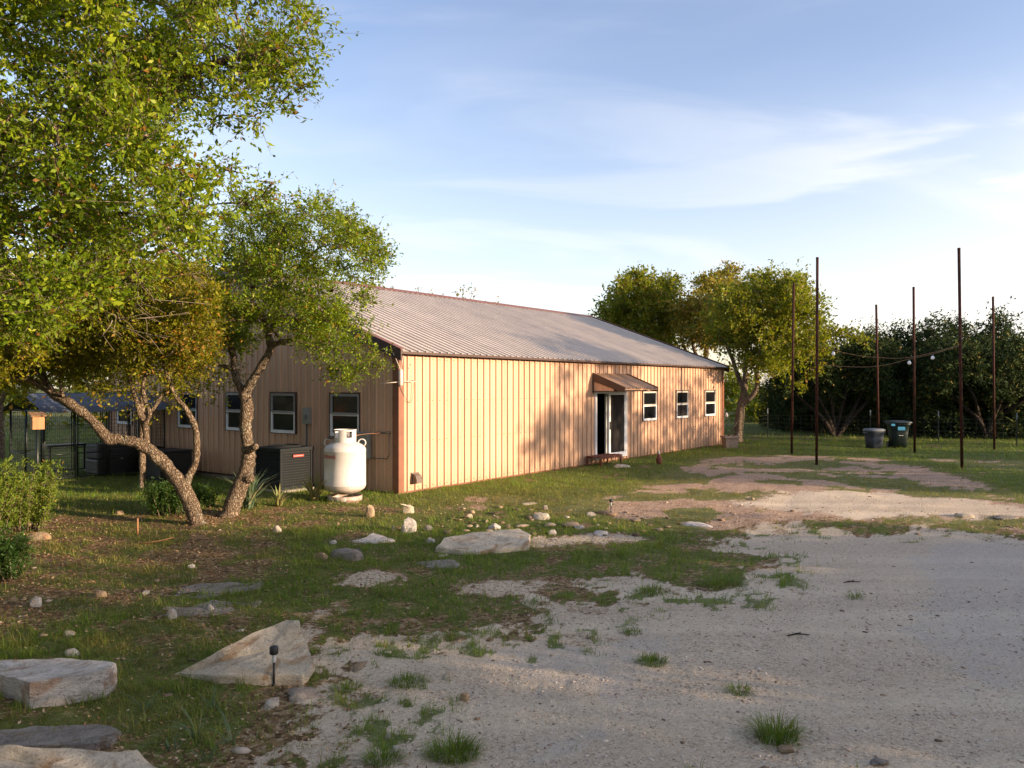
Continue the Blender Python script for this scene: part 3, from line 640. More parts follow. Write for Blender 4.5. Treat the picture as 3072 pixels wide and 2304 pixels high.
# collar with two oval hand holes
mbc = MB(); nc = 72; zc_ = [1.205, 1.24, 1.30, 1.345, 1.385, 1.43, 1.455]; Rc = .225
vis = lambda k, j: any(abs(((k + .5) / nc * 360 - c + 180) % 360 - 180) < 17 and 2 <= j <= 4 for c in (305, 235, 125, 60))
for rr in (Rc, Rc - .008):
    vs = [(rr * math.cos(2 * math.pi * k / nc), rr * math.sin(2 * math.pi * k / nc), z) for z in zc_ for k in range(nc)]
    mbc.add(vs, [(j * nc + k, j * nc + (k + 1) % nc, (j + 1) * nc + (k + 1) % nc, (j + 1) * nc + k) for j in range(len(zc_) - 1) for k in range(nc) if not vis(k, j)], True)
mbc.lathe([(Rc + .006, 1.448), (Rc + .008, 1.462), (Rc - .012, 1.462), (Rc - .01, 1.448)], 48)
mbc.build('valve_collar', MT['tank'], tank)
for sgn in (-1, 1):
    pts = [(sgn * (.30 + .075 * math.cos(a)) + sgn * .045, 0, 1.19 + .075 * math.sin(a)) for a in np.linspace(-1.0, 3.6, 14)]
    MB().tube(pts, .013, 8).build('lifting_lug', MT['tank'], tank)
MB().lathe([(0, 1.22), (.03, 1.22), (.03, 1.30), (.05, 1.31), (.05, 1.36), (.02, 1.37), (.02, 1.41), (0, 1.41)], 14).build('valve', MT['brass'], tank)
MB().lathe([(0, 1.27), (.055, 1.275), (.065, 1.30), (.055, 1.33), (0, 1.335)], 14, -.27, -.05).build('regulator', MT['brass'], tank)
fc = bpy.data.curves.new('tank_text', 'FONT'); fc.body = 'PROPANE'; fc.size = .098; fc.extrude = 0; fc.offset = .0022
fo = bpy.data.objects.new('tank_text', fc); COL.objects.link(fo); bpy.context.view_layer.update()
me = bpy.data.meshes.new_from_object(fo.evaluated_get(bpy.context.evaluated_depsgraph_get())); COL.objects.unlink(fo); bpy.data.objects.remove(fo)
bm = bmesh.new(); bm.from_mesh(me); bmesh.ops.subdivide_edges(bm, edges=bm.edges[:], cuts=1); bmesh.ops.triangulate(bm, faces=bm.faces[:])
wmax = max(v.co.x for v in bm.verts)
for v in bm.verts:
    th = math.radians(-78) + (-math.radians(26)) - (wmax - v.co.x) * 1.0 / .422 - .0
    # angle measured so that the word wraps round the tank's left side
    v.co = Vector((.4225 * math.cos(th), .4225 * math.sin(th), .895 + v.co.y))
bm.to_mesh(me); bm.free(); me.materials.clear(); me.materials.append(MT['redink']); me.name = 'lettering'
obj('lettering', me, tank)
blk = MB().box(-.12, .13, -.1, .1, -.06, .045, .01).build('concrete_block', MT['rk_brown'], None, (TP.x + .20, TP.y - .27, TP.z - .01), .2)
tag(blk, 'small pale block wedged under the front of the white tank', 'block')
gl = empty('gas_line', (0, 0, 0), 0, 'thin copper gas line from white tank to the gable wall', 'pipe')
w0 = Vector(B2W(-.07, .32, 0)); w0.z = W(1155, 1299, w0.y).z
MB().tube(spline([(TP.x + .05, TP.y, TP.z + 1.3), (TP.x + .3, TP.y + .35, TP.z + 1.34), (TP.x + .55, TP.y + .9, w0.z + .02), tuple(Vector(B2W(-.09, .62, w0.z)))], 8), .008, 6).build('copper_tube', MT['copper'], gl)
MB().tube([B2W(-.09, .62, w0.z), B2W(-.09, .18, w0.z + .01)], .022, 8).build('fitting', MT['brass'], gl)
MB().tube([B2W(-.06, .24, w0.z), B2W(-.06, .24, .82), B2W(-.06, .30, .75), B2W(-.06, .84, .74)], .009, 6).build('drop_pipe', MT['brass'], gl)

# ------------------------------------------------------------------ air conditioner
AP = W(841, 1478, 17.2); AZ = float(height(AP.x, AP.y)) - .01
ac = empty('air_conditioner', (AP.x, AP.y, AZ), TH, 'square dark louvred air conditioner unit between forked oak and white tank', 'air conditioner')
S_, Hc = .90, .96
MB().box(.03, S_ - .03, .03, S_ - .03, .08, Hc - .06).build('coil_core', MT['acdark'], ac)
for x, y in ((0, 0), (S_ - .07, 0), (0, S_ - .07), (S_ - .07, S_ - .07)): MB().box(x, x + .07, y, y + .07, .07, Hc - .05, .015).build('corner_post', MT['acmetal'], ac)
MB().box(-.015, S_ + .015, -.015, S_ + .015, .05, .11, .015).build('base_pan', MT['acmetal'], ac)
MB().box(-.015, S_ + .015, -.015, S_ + .015, Hc - .09, Hc, .025).build('top_cover', MT['acmetal'], ac)
MB().lathe([(.38, Hc), (.36, Hc + .035), (.30, Hc + .03), (.29, Hc + .002), (.05, Hc + .002)], 32, S_ / 2, S_ / 2).build('fan_ring', MT['acdark'], ac)
mb = MB()
for r in (.08, .14, .2, .26): mb.tube([(S_ / 2 + r * math.cos(a), S_ / 2 + r * math.sin(a), Hc + .03) for a in np.linspace(0, 2 * math.pi, 20)], .003, 4)
mb.build('fan_grille', MT['acmetal'], ac)
lv = MB().prism([(-.004, 0), (.022, .030), (.028, .030), (.004, -.004)], 'x', .07, S_ - .07).mesh('louvre', MT['acmetal'])
for i in range(13):
    z = .125 + i * .057
    obj('louvre', lv, ac, (0, 0, z)); obj('louvre', lv, ac, (0, S_, z), -math.pi / 2); obj('louvre', lv, ac, (S_, S_, z), math.pi); obj('louvre', lv, ac, (S_, 0, z), math.pi / 2)
bd = MB().box(.33, .62, -.022, -.008, Hc - .215, Hc - .16, .006).build('badge', MT['red'], ac)
MB().box(.36, .59, -.0235, -.0225, Hc - .193, Hc - .186).build('badge_line', MT['pale'], bd)
pad = MB().box(-.12, S_ + .12, -.12, S_ + .12, -.12, .045, .03).build('condenser_pad', MT['concrete'], None, (AP.x, AP.y, AZ), TH)
tag(pad, 'low concrete pad under the air conditioner', 'concrete pad')

# ------------------------------------------------------------------ door step, stub, flagstone
SP = Vector(B2W(7.62, -.62, 0))
st = empty('metal_step', SP, TH, 'low rusty metal step in front of the open patio door', 'step')
MB().box(0, 1.25, 0, .52, .255, .285, .004).build('step_top', MT['ruststep'], st)
mb = MB().box(0, 1.25, 0, .02, .215, .254).box(0, 1.25, .50, .52, .215, .254).build('apron', MT['ruststep'], st)
for x, y in ((.0, 0), (1.20, 0), (.0, .47), (1.20, .47)): MB().box(x, x + .05, y, y + .05, -.05, .214).build('leg', MT['ruststep'], st)
p = G(1977, 1392); sb = MB().lathe([(0, 0), (.05, 0), (.085, .06), (.09, .16), (.06, .25), (.032, .30)], 14).build('pipe_stub', MT['ruststep'], None, p)
tag(sb, 'short rust brown stub with pale cap in grass below the first wall window', 'pipe stub'); MB().lathe([(.033, .30), (.036, .33), (.03, .38), (.0, .39)], 12).build('cap', MT['pale'], sb)

# ------------------------------------------------------------------ rocks
def ico(sub):
    bm = bmesh.new(); bmesh.ops.create_icosphere(bm, subdivisions=sub, radius=1)
    v = np.array([x.co[:] for x in bm.verts]); f = np.array([[w.index for w in x.verts] for x in bm.faces]); bm.free(); return v, f
ICO = {k: ico(k) for k in (1, 2, 3, 4, 5)}
def n3(v, s, seed, o=3):
    a = 0; amp = 1; t = 0
    for i in range(o):
        q = s * 2 ** i
        a = a + amp * ((vnoise(v[:, 0], v[:, 1], q, seed + i) + vnoise(v[:, 1], v[:, 2], q, seed + 5 + i) + vnoise(v[:, 2], v[:, 0], q, seed + 9 + i)) / 3 - .5); t += amp; amp *= .5
    return a / t
def rock_mesh(name, sx_, sy_, sz_, seed, mat_, sub=4, cuts=9, flat=.0, rough=.10):
    r = np.random.default_rng(seed); bm = bmesh.new(); n = int(r.integers(16, 24))
    for i in range(n):
        d = r.normal(size=3); d /= np.linalg.norm(d); e = 3.2; q = (np.abs(d) ** e).sum() ** (-1 / e); d = d * q * r.uniform(.84, 1.0)
        if flat: d[2] = np.sign(d[2]) * min(abs(d[2]), .55)
        bm.verts.new(d)
    h = bmesh.ops.convex_hull(bm, input=bm.verts[:]); bmesh.ops.delete(bm, geom=list({g for g in h['geom_interior'] + h['geom_unused'] if isinstance(g, bmesh.types.BMVert)}), context='VERTS')
    bmesh.ops.bevel(bm, geom=bm.edges[:], offset=.07, segments=1, affect='EDGES')
    bmesh.ops.triangulate(bm, faces=bm.faces[:])
    for _ in range(2 if sub >= 4 else 1): bmesh.ops.subdivide_edges(bm, edges=[e for e in bm.edges if e.calc_length() > .22], cuts=1, use_grid_fill=True); bmesh.ops.triangulate(bm, faces=bm.faces[:])
    bm.normal_update(); v = np.array([x.co[:] for x in bm.verts]); nr = np.array([x.normal[:] for x in bm.verts]); f = np.array([[w.index for w in x.verts] for x in bm.faces]); bm.free()
    v = v + nr * (n3(v, 2.2, seed % 60 + 3, 4)[:, None] * .42)
    v[:, 2] -= (v[:, 2].max() + v[:, 2].min()) / 2; v = v / np.abs(v).max(axis=0) * np.array([sx_, sy_, 1])
    v[:, 2] = np.where(v[:, 2] > 0, v[:, 2] * sz_, v[:, 2] * .12)
    me = mesh_np(name, v, f, mat_, None, True, 3)
    try: me.set_sharp_from_angle(angle=R(32))
    except Exception: pass
    return me
_rk = [0]
def rock(x0, x1, yt, yb, label, m='rk_white', depth=None, flat=0, rz=0, sub=4, name='limestone_rock', cat='rock', bury=.12, tilt=0, cuts=9):
    """bounding pixels of the rock in the photo; stands on the ground at its lower edge"""
    _rk[0] += 1; p = G((x0 + x1) / 2, yb); d = p.y; w = (x1 - x0) / F * d
    app = (yb - yt) / F * d                                 # apparent height mixes height and depth of the top
    dep = depth if depth is not None else w * .75
    slope = ZC / d; h = max(.03, app - dep * slope * .9)
    o = obj(name, rock_mesh(name, w / 2, dep / 2, h * (1 + bury), 100 + _rk[0] * 7, MT[m], sub, cuts, flat), None, (p.x, p.y + dep * .42, p.z - h * bury * .6), rz)
    o.rotation_euler[0] = tilt
    return tag(o, label, cat)

# --- big tilted wedge slab behind the solar light
def slab(pix, thick, label, m, dpix=None, seed=1, name='boulder', sub=2, top_rough=.03):
    """pix: outline of the slab's top, (photo x, photo y, height above ground)"""
    pts = []
    for x, y, z in pix:
        h = 0
        for _ in range(6):
            d = (ZC - h - z) * F / (y - YH); X = (x - 1536) / F * d; h = float(height(X, d))
        pts.append(Vector((X, d, h + z)))
    c = sum(pts, Vector()) / len(pts); n = len(pts); bm = bmesh.new()
    rr = random.Random(seed)
    # dense outline
    out = []
    for i in range(n):
        a, b = pts[i], pts[(i + 1) % n]; k = max(2, int((b - a).length / .09))
        for j in range(k):
            q = a.lerp(b, j / k); q = q + Vector((rr.uniform(-1, 1), rr.uniform(-1, 1), rr.uniform(-.5, .5))) * .010; out.append(q)
    rings = []
    def ring(f): rings.append([bm.verts.new(f(q)) for q in out])
    gz = c.z
    ring(lambda q: Vector((q.x + (q.x - c.x) * -.05, q.y, q.z - thick)))
    ring(lambda q: q + Vector(((q.x - c.x) * .01, (q.y - c.y) * .01, -thick * .6 + rr.uniform(-.01, .01))))
    ring(lambda q: q + Vector((0, 0, -thick * .18 + rr.uniform(-.006, .006))))
    ring(lambda q: c.lerp(q, .975))
    for t in (.85, .7, .55, .4, .25, .12): ring(lambda q, t=t: c.lerp(q, t))
    N_ = len(out)
    for a, b in zip(rings[:-1], rings[1:]):
        for i in range(N_): bm.faces.new((a[i], a[(i + 1) % N_], b[(i + 1) % N_], b[i]))
    cv = bm.verts.new(c)
    for i in range(N_): bm.faces.new((rings[-1][i], rings[-1][(i + 1) % N_], cv))
    bm.faces.new(list(reversed(rings[0])))
    bmesh.ops.recalc_face_normals(bm, faces=bm.faces[:]); bmesh.ops.subdivide_edges(bm, edges=[e for e in bm.edges if e.calc_length() > .05], cuts=1, use_grid_fill=True)
    for _ in range(1): bmesh.ops.subdivide_edges(bm, edges=[e for e in bm.edges if e.calc_length() > .05], cuts=1, use_grid_fill=True)
    vv = np.array([v.co[:] for v in bm.verts]); nz = n3(vv, 5, seed % 40, 4) * .05 + (np.abs(n3(vv, 2.6, seed % 37 + 2, 3)) - .12) * top_rough * 2.2 + n3(vv, 22, seed % 31, 2) * .010; bm.normal_update()
    for v, k in zip(bm.verts, nz): v.co += v.normal * float(k)
    for v in bm.verts: v.co -= Vector(c)
    bmesh.ops.triangulate(bm, faces=bm.faces[:])
    me = bpy.data.meshes.new(name); bm.to_mesh(me); bm.free(); me.materials.append(MT[m])
    me.polygons.foreach_set('use_smooth', [True] * len(me.polygons)); me.update()
    try: me.set_sharp_from_angle(angle=R(38))
    except Exception: pass
    return tag(obj(name, me, None, c), label, 'boulder')
slab([(522, 2018, .02), (640, 2030, .05), (780, 2030, .07), (905, 2028, .08), (944, 1985, .15), (925, 1925, .24), (905, 1905, .27), (895, 1860, .36), (862, 1855, .37), (790, 1880, .33), (650, 1950, .18)], .12,
     'large wedge shaped cream boulder tilted up behind the solar light', 'rk_cream', seed=3)
slab([(-80, 2002, .13), (0, 2022, .17), (84, 2044, .21), (210, 2030, .225), (335, 2004, .225), (354, 1990, .22), (325, 1977, .22), (220, 1972, .17), (100, 1974, .15), (-80, 1984, .13)], .26,
     'blocky white boulder with grey top at the left edge of the yard', 'rk_white', seed=5, top_rough=.05)
slab([(-120, 2250, .22), (60, 2240, .26), (250, 2245, .24), (420, 2240, .20), (500, 2310, .12), (520, 2380, .08), (200, 2480, .2), (-120, 2480, .25)], .3,
     'cream boulder cut off by the bottom left corner of the photo', 'rk_cream', seed=8, top_rough=.10)
slab([(-60, 2235, .03), (150, 2240, .05), (330, 2225, .04), (365, 2190, .04), (300, 2172, .04), (100, 2175, .05), (-60, 2195, .05)], .1,
     'flat dark grey rock just above the corner boulder', 'rk_grey', seed=11)
slab([(1308, 1640, .08), (1330, 1615, .14), (1420, 1597, .18), (1560, 1584, .20), (1592, 1600, .17), (1588, 1632, .10), (1500, 1648, .06), (1400, 1656, .05)], .14,
     'long oval flat boulder with brown stained top in the middle of the grass', 'rk_cream', seed=14, top_rough=.04)
slab([(445, 1850, -.002), (500, 1818, .012), (560, 1822, .010), (640, 1797, .016), (720, 1806, .012), (790, 1800, .010), (770, 1822, .008), (690, 1832, .012), (600, 1858, -.002), (530, 1846, .008)], .06, 'flat grey stone slab set flush in the ground, nearer of two', 'rk_grey', seed=21)
slab([(515, 1790, .0), (545, 1758, .02), (600, 1750, .026), (690, 1746, .03), (740, 1752, .02), (790, 1742, .012), (780, 1768, .008), (680, 1778, .012), (620, 1795, .004)], .07, 'flat grey stone slab set flush in the ground, farther of two', 'rk_grey', seed=22)
slab([(1055, 1622, .03), (1100, 1610, .05), (1118, 1597, .08), (1140, 1604, .06), (1187, 1620, .03), (1120, 1628, .02)], .06, 'pale star shaped flat rock in grass left of the oval boulder', 'rk_white', seed=25, name='limestone_rock')['category'] = 'rock'
RK = [
 (983, 1113, 1640, 1682, 'squarish grey rock with pale front below the star shaped rock', 'rk_grey', .35, .7),
 (935, 982, 1652, 1683, 'small brown rock touching left end of the squarish grey rock', 'rk_brown', None, 0),
 (1186, 1262, 1547, 1600, 'rounded white rock on the bank in front of building corner', 'rk_white', None, 0),
 (1086, 1129, 1513, 1552, 'upright brownish rock right in front of the white tank', 'rk_brown', None, 0),
 (1200, 1247, 1508, 1542, 'angular tan rock standing on edge at building corner', 'rk_cream', .2, 0),
 (1240, 1390, 1685, 1704, 'long thin flat rock in grass below the oval boulder', 'rk_grey', .5, .3),
 (828, 945, 2045, 2108, 'bluish grey lumpy rock at the foot of the wedge boulder', 'rk_grey', .3, 0),
 (487, 532, 1822, 1859, 'pointed white rock standing on the flush grey slab', 'rk_white', .12, 0),
 (615, 640, 1812, 1832, 'small pale pointed stone further right on flush slab', 'rk_white', .06, 0),
 (78, 118, 1788, 1822, 'small white rock near left edge among brown leaf litter', 'rk_white', None, 0),
 (268, 314, 1766, 1793, 'brown cube shaped rock left of the flush grey slabs', 'rk_brown', None, 0),
 (180, 230, 1940, 1970, 'white rock just behind the blocky left boulder', 'rk_white', None, 0),
 (185, 222, 1888, 1909, 'small tan rock in the grass above blocky left boulder', 'rk_cream', None, 0),
 (405, 452, 1764, 1786, 'low tan rock between brown cube rock and flush slabs', 'rk_cream', .2, 0),
 (1457, 1508, 1568, 1592, 'bright white rock just behind the oval boulder', 'rk_white', None, 0),
 (1510, 1535, 1572, 1586, 'little brown rock beside bright white rock behind oval boulder', 'rk_brown', None, 0),
 (1404, 1455, 1562, 1584, 'long pale rock left of bright white rock behind oval boulder', 'rk_cream', .3, .5),
 (1558, 1612, 1502, 1517, 'flat slab on the top of bank at the shade line', 'rk_cream', .5, .4),
 (1598, 1652, 1536, 1562, 'tilted flat slab below the bank top, right of centre', 'rk_cream', .4, .5),
 (1621, 1650, 1514, 1530, 'thin upright slab on the bank beside flat slab', 'rk_grey', .1, 0),
 (1275, 1308, 1612, 1628, 'small white rock touching grass left of oval boulder', 'rk_white', None, 0),
 (1268, 1300, 1574, 1592, 'small greyish rock right of the rounded white rock', 'rk_grey', None, 0),
 (1168, 1184, 1575, 1592, 'narrow tan stone left of the rounded white rock', 'rk_cream', None, 0),
 (1645, 1670, 1587, 1604, 'small white stone right of the oval boulder', 'rk_white', None, 0),
 (1720, 1756, 1572, 1588, 'pale flat stone farther right on the stony bank', 'rk_white', .25, .4),
 (1780, 1842, 1588, 1608, 'white split rock near the far solar light', 'rk_white', .3, 0),
 (1760, 1792, 1535, 1550, 'pale stone behind the far solar light', 'rk_cream', .3, 0),
 (2052, 2155, 1560, 1583, 'broad white flat rock in grass at the edge of the gravel', 'rk_white', .6, .3),
 (2875, 2928, 1536, 1552, 'small tan rock on the pink gravel near right edge', 'rk_cream', None, 0),
 (3005, 3090, 1542, 1562, 'flat grey rock at the far right edge of the photo', 'rk_grey', .6, .3),
 (2612, 2695, 2270, 2304, 'flat dark grey stone at the bottom edge of the gravel', 'rk_grey', .12, .3),
 (1378, 1406, 2077, 2105, 'small round orange brown stone on the near gravel', 'rk_brown', None, 0),
 (1325, 1356, 2014, 2042, 'small pale wedge stone on gravel beyond the orange one', 'rk_cream', None, 0),
 (1150, 1182, 2194, 2216, 'small oval white pebble on the near gravel', 'rk_white', None, 0),
 (1042, 1092, 1980, 2014, 'flat pinkish stone on gravel right of the wedge boulder', 'rk_brown', .25, .2),
 (55, 140, 1592, 1622, 'warm tan rock at the foot of the left shrub', 'rk_brown', .3, 0),
 (620, 656, 1556, 1580, 'orange tan stone at the foot of the leaning oak', 'rk_brown', None, 0),
 (337, 368, 1534, 1548, 'sunlit stone in the grass behind the wooden stake', 'rk_brown', None, 0),
 (812, 842, 1575, 1598, 'small pointed pale stone in front of the spiky plants', 'rk_cream', None, 0),
 (1835, 1895, 1390, 1404, 'flat flagstone in grass below the patio door', 'rk_cream', .55, .2),
 (555, 583, 1690, 1705, 'small white stone on litter above the flush slabs', 'rk_white', None, 0),
 (780, 830, 2110, 2130, 'thin tan flake lying in front of bluish rock', 'rk_cream', .22, .2),
 (985, 1010, 1478 + 140, 1478 + 154, 'small pale stone left of star shaped rock', 'rk_white', None, 0),
 (1310, 1345, 1665, 1672, 'sliver of pale stone in front of oval boulder', 'rk_cream', None, 0),
 (2340, 2390, 2245, 2262, 'flat orange stone beside the near grass tuft on gravel', 'rk_brown', .1, .3),
 (1395, 1420, 1540, 1556, 'small tan stone amid grass on the bank', 'rk_cream', None, 0),
 (1175, 1215, 2230, 2262, 'pale bluish stone by the bottom grass tuft', 'rk_white', None, 0),
]
for i, (x0, x1, yt, yb, lab, m, dep, flat) in enumerate(RK):
    rock(x0, x1, yt, yb, lab, m, dep, flat, rz=random.uniform(-.3, .3), sub=4 if (x1 - x0) > 60 else 3)
# loose stones and gravel nobody could count
def scatter_stones(name, n, region, size, mats, label, cond, sub=1, seed=5):
    r = np.random.default_rng(seed); X, Y = region(r, n); k = cond(X, Y, r); X, Y = X[k], Y[k]; Z = height(X, Y); n = len(X)
    v, f = ICO[sub]; nv = len(v); S = size(r, n, X, Y); asp = r.uniform(.6, 1.25, (n, 3)); asp[:, 2] = r.uniform(.22, .6, n); asp[:, 0] *= r.uniform(1, 1.7, n); a = r.uniform(0, 6.3, n)
    P = v[None] * (1 + r.uniform(-.22, .22, (n, nv, 1))) * (S[:, None] * asp)[:, None, :]
    c, s = np.cos(a)[:, None], np.sin(a)[:, None]
    Q = np.stack([P[..., 0] * c - P[..., 1] * s + X[:, None], P[..., 0] * s + P[..., 1] * c + Y[:, None], P[..., 2] + (Z + S * .1)[:, None]], -1).reshape(-1, 3)
    fa = (f[None] + (np.arange(n) * nv)[:, None, None]).reshape(-1, 3); t = np.repeat(r.random(n), len(f))
    return tag(obj(name, mesh_np(name, Q, fa, mats, {'tint': ('FACE', t)}, False, 3)), label, kind='stuff')
def pebble_m():
    m, nt, p, _ = mat('pebbles'); a = N(nt, 'ShaderNodeAttribute', attribute_name='tint').outputs['Fac']
    L(nt, ramp(nt, a, [(0, (.16, .11, .075)), (.25, (.42, .32, .24)), (.65, (.56, .46, .37)), (1, (.70, .61, .52))]), p.inputs['Base Color']); p.inputs['Roughness'].default_value = .95; return m
MT['pebble'] = pebble_m()
def fan(dmin, dmax, half=.86):
    def g(r, n):
        d = np.sqrt(r.uniform(dmin ** 2, dmax ** 2, n)); return r.uniform(-half, half, n) * d, d
    return g
def tanstone_m():
    m, nt, p, _ = mat('tan_stones'); a = N(nt, 'ShaderNodeAttribute', attribute_name='tint').outputs['Fac']
    L(nt, ramp(nt, a, [(0, (.10, .065, .04)), (.4, (.27, .185, .115)), (.8, (.38, .28, .19)), (1, (.52, .44, .36))]), p.inputs['Base Color']); p.inputs['Roughness'].default_value = .95; return m
MT['tanstone'] = tanstone_m()
def c_gravel(X, Y, r):
    g = ground_maps(X, Y); return r.random(len(X)) < g[2] * .95 * (1 - g[0] * .6)
scatter_stones('gravel', 26000, fan(4.2, 9.5), lambda r, n, X, Y: r.gamma(2.0, .0017, n) * (1 + Y * .04) + .002, MT['pebble'], 'crushed limestone gravel of the drive', c_gravel, seed=5)
def c_litter(X, Y, r):
    g = ground_maps(X, Y); return (r.random(len(X)) < (1 - g[0]) * (1 - g[2] * .9) * .9 + .05) & (Y < 17)
scatter_stones('loose_stones', 6000, fan(5, 19), lambda r, n, X, Y: r.gamma(1.4, .008, n) + .006, MT['tanstone'], 'scattered small loose limestone pieces', lambda X, Y, r: c_litter(X, Y, r) & (r.random(len(X)) < .55), seed=6)
def bank(r, n):
    p = [GD(1010, 1090), GD(1500, 1110), GD(1400, 1170), GD(900, 1160)]; k = r.integers(0, 2, n)
    u = r.random(n); v = r.random(n); a = np.array([q[:2] for q in p])
    P = (a[0] * (1 - u)[:, None] + a[1] * u[:, None]) * (1 - v)[:, None] + (a[3] * (1 - u)[:, None] + a[2] * u[:, None]) * v[:, None]; return P[:, 0], P[:, 1]
scatter_stones('bank_stones', 150, bank, lambda r, n, X, Y: r.gamma(1.6, .016, n) + .012, MT['tanstone'], 'broken pale stones strewn over the low bank', lambda X, Y, r: r.random(len(X)) < .7, 2, seed=8)

# ------------------------------------------------------------------ grass
def blades(X, Y, Z, Ln, Wd, lean, az, tint, dry, seg=2):
    """curved tapering blades; returns verts and triangle/quad arrays as triangles"""
    n = len(X); cx_, sy_ = np.cos(az), np.sin(az); px, py = -sy_, cx_
    lv = []
    for i in range(seg + 1):
        t = i / seg; hx = lean * t * t * Ln; hz = Ln * t * np.sqrt(np.clip(1 - (lean * t * .7) ** 2, .1, 1)); w = Wd * (1 - t * .55) / 2
        if i < seg:
            lv += [np.stack([X + cx_ * hx + px * w, Y + sy_ * hx + py * w, Z + hz], -1), np.stack([X + cx_ * hx - px * w, Y + sy_ * hx - py * w, Z + hz], -1)]
        else: lv += [np.stack([X + cx_ * hx, Y + sy_ * hx, Z + hz], -1)]
    nv = len(lv); Vv = np.stack(lv, 1).reshape(-1, 3); fs = []
    for i in range(seg - 1): a = 2 * i; fs += [(a, a + 1, a + 3), (a, a + 3, a + 2)]
    a = 2 * (seg - 1); fs.append((a, a + 1, a + 2)); fs = np.array(fs)
    Fc = (fs[None] + (np.arange(n) * nv)[:, None, None]).reshape(-1, 3)
    return Vv, Fc, np.repeat(tint, len(fs)), np.repeat(dry, len(fs))
def in_slab(X, Y, m=.05):
    a = (X - C0[0]) * U[0] + (Y - C0[1]) * U[1]; b = (X - C0[0]) * V[0] + (Y - C0[1]) * V[1]; return (a > -m) & (a < LEN + m) & (b > -m) & (b < WIDTH + m)
gv, gf, gt, gd, off = [], [], [], [], 0
r = np.random.default_rng(11)
for dmin, dmax, nn, wd, lnm in ((4.3, 8.5, 240000, .0042, .085), (8.5, 13.5, 200000, .0062, .085), (13.5, 20, 170000, .0095, .09), (20, 34, 150000, .017, .10), (34, 60, 60000, .035, .14)):
    X, Y = fan(dmin, dmax)(r, nn); g = ground_maps(X, Y); cl = fbm(X, Y, 9.0, 2, 90); big = fbm(X, Y, 2.2, 2, 95)
    k = (r.random(nn) < np.clip(g[0] * 1.15, 0, 1) ** 1.5 * sstep(.34, .60, cl + (g[0] - .5) * .35)) & ~in_slab(X, Y)
    X, Y, dry, cl, big, gg = X[k], Y[k], g[4][k], cl[k], big[k], g[0][k]; n = len(X)
    Ln = .68 * lnm * r.gamma(4, 1 / 4, n) * (.30 + 1.1 * sstep(.35, .75, cl) + .5 * big) * (.55 + .5 * gg) * (1 - .35 * dry)
    Vv, Fc, tt, dd = blades(X, Y, height(X, Y) - .006, Ln, wd * r.uniform(.7, 1.3, n), r.uniform(.3, 1.25, n), r.uniform(0, 6.283, n),
                            np.clip(r.normal(.15 + big * .75, .25, n), 0, 1), np.clip(dry * .9 + (r.random(n) < .14) * .7 + r.normal(0, .12, n), 0, 1), 2 if dmax < 15 else 1)
    gv.append(Vv); gf.append(Fc + off); gt.append(tt); gd.append(dd); off += len(Vv)
tag(obj('grass', mesh_np('grass', np.concatenate(gv), np.concatenate(gf), MT['grass'], {'tint': ('FACE', np.concatenate(gt)), 'dry': ('FACE', np.concatenate(gd))}, False, 3)), 'short patchy spring grass growing over the yard', kind='stuff')
def tuft(px, py, wpx, hm, n, label, name='grass_tuft', dry=.1, wd=.005, lean=(.2, 1.3), spread=1.0, cat='grass tuft', m='grass', seg=3, tint=(.35, .2)):
    p = G(px, py); rad = wpx / 2 / F * p.y; r = np.random.default_rng(int(px * 7 + py))
    a = r.uniform(0, 6.283, n); q = rad * .72 * np.sqrt(r.random(n)) * spread; X, Y = q * np.cos(a), q * np.sin(a) * .8
    Ln = hm * r.uniform(.3, 1.35, n) * (1.15 - q / rad * .55)
    Vv, Fc, tt, dd = blades(X, Y, np.full(n, -.01), Ln, wd * r.uniform(.7, 1.3, n), r.uniform(*lean, n), a + r.normal(0, .5, n), np.clip(r.normal(*tint, n), 0, 1), np.clip(dry + r.normal(0, .25, n), 0, 1), seg)
    return tag(obj(name, mesh_np(name, Vv, Fc, MT[m], {'tint': ('FACE', tt), 'dry': ('FACE', dd)}, False, 3), None, p), label, cat)
for a in [(2330, 2215, 170, .16, 700, 'spiky grass tuft alone on the gravel near the bottom right'), (1955, 1990, 125, .085, 520, 'dense dark grass tuft at right end of the bluish gravel'),
          (2215, 2075, 110, .07, 260, 'small sparse tuft with dry stems in the middle of the gravel'), (2565, 1795, 75, .10, 130, 'thin upright tuft on gravel far right of the others'),
          (1225, 2050, 160, .075, 560, 'round green tuft on gravel right of the solar light'), (1040, 2065, 120, .07, 380, 'green tuft between bluish rock and round tuft'),
          (1360, 2270, 200, .13, 900, 'large dark tuft at the bottom centre of the photo'), (2360, 1730, 70, .05, 120, 'low brownish tuft on gravel beyond the small sparse tuft'),
          (2160, 1755, 190, .12, 800, 'bushy green tuft where grass meets the gravel'), (1895, 1900, 80, .07, 240, 'small dark tuft on gravel between grass and bluish patch'),
          (1960, 1775, 150, .10, 420, 'wide tuft of long blades at the grass edge'), (1150, 2285, 150, .10, 420, 'tuft cut by bottom edge left of the large dark one')]:
    tuft(a[0], a[1], a[2], a[3] * 1.05, int(a[4] * .7), a[5], dry=.22, lean=(.2, 1.5))
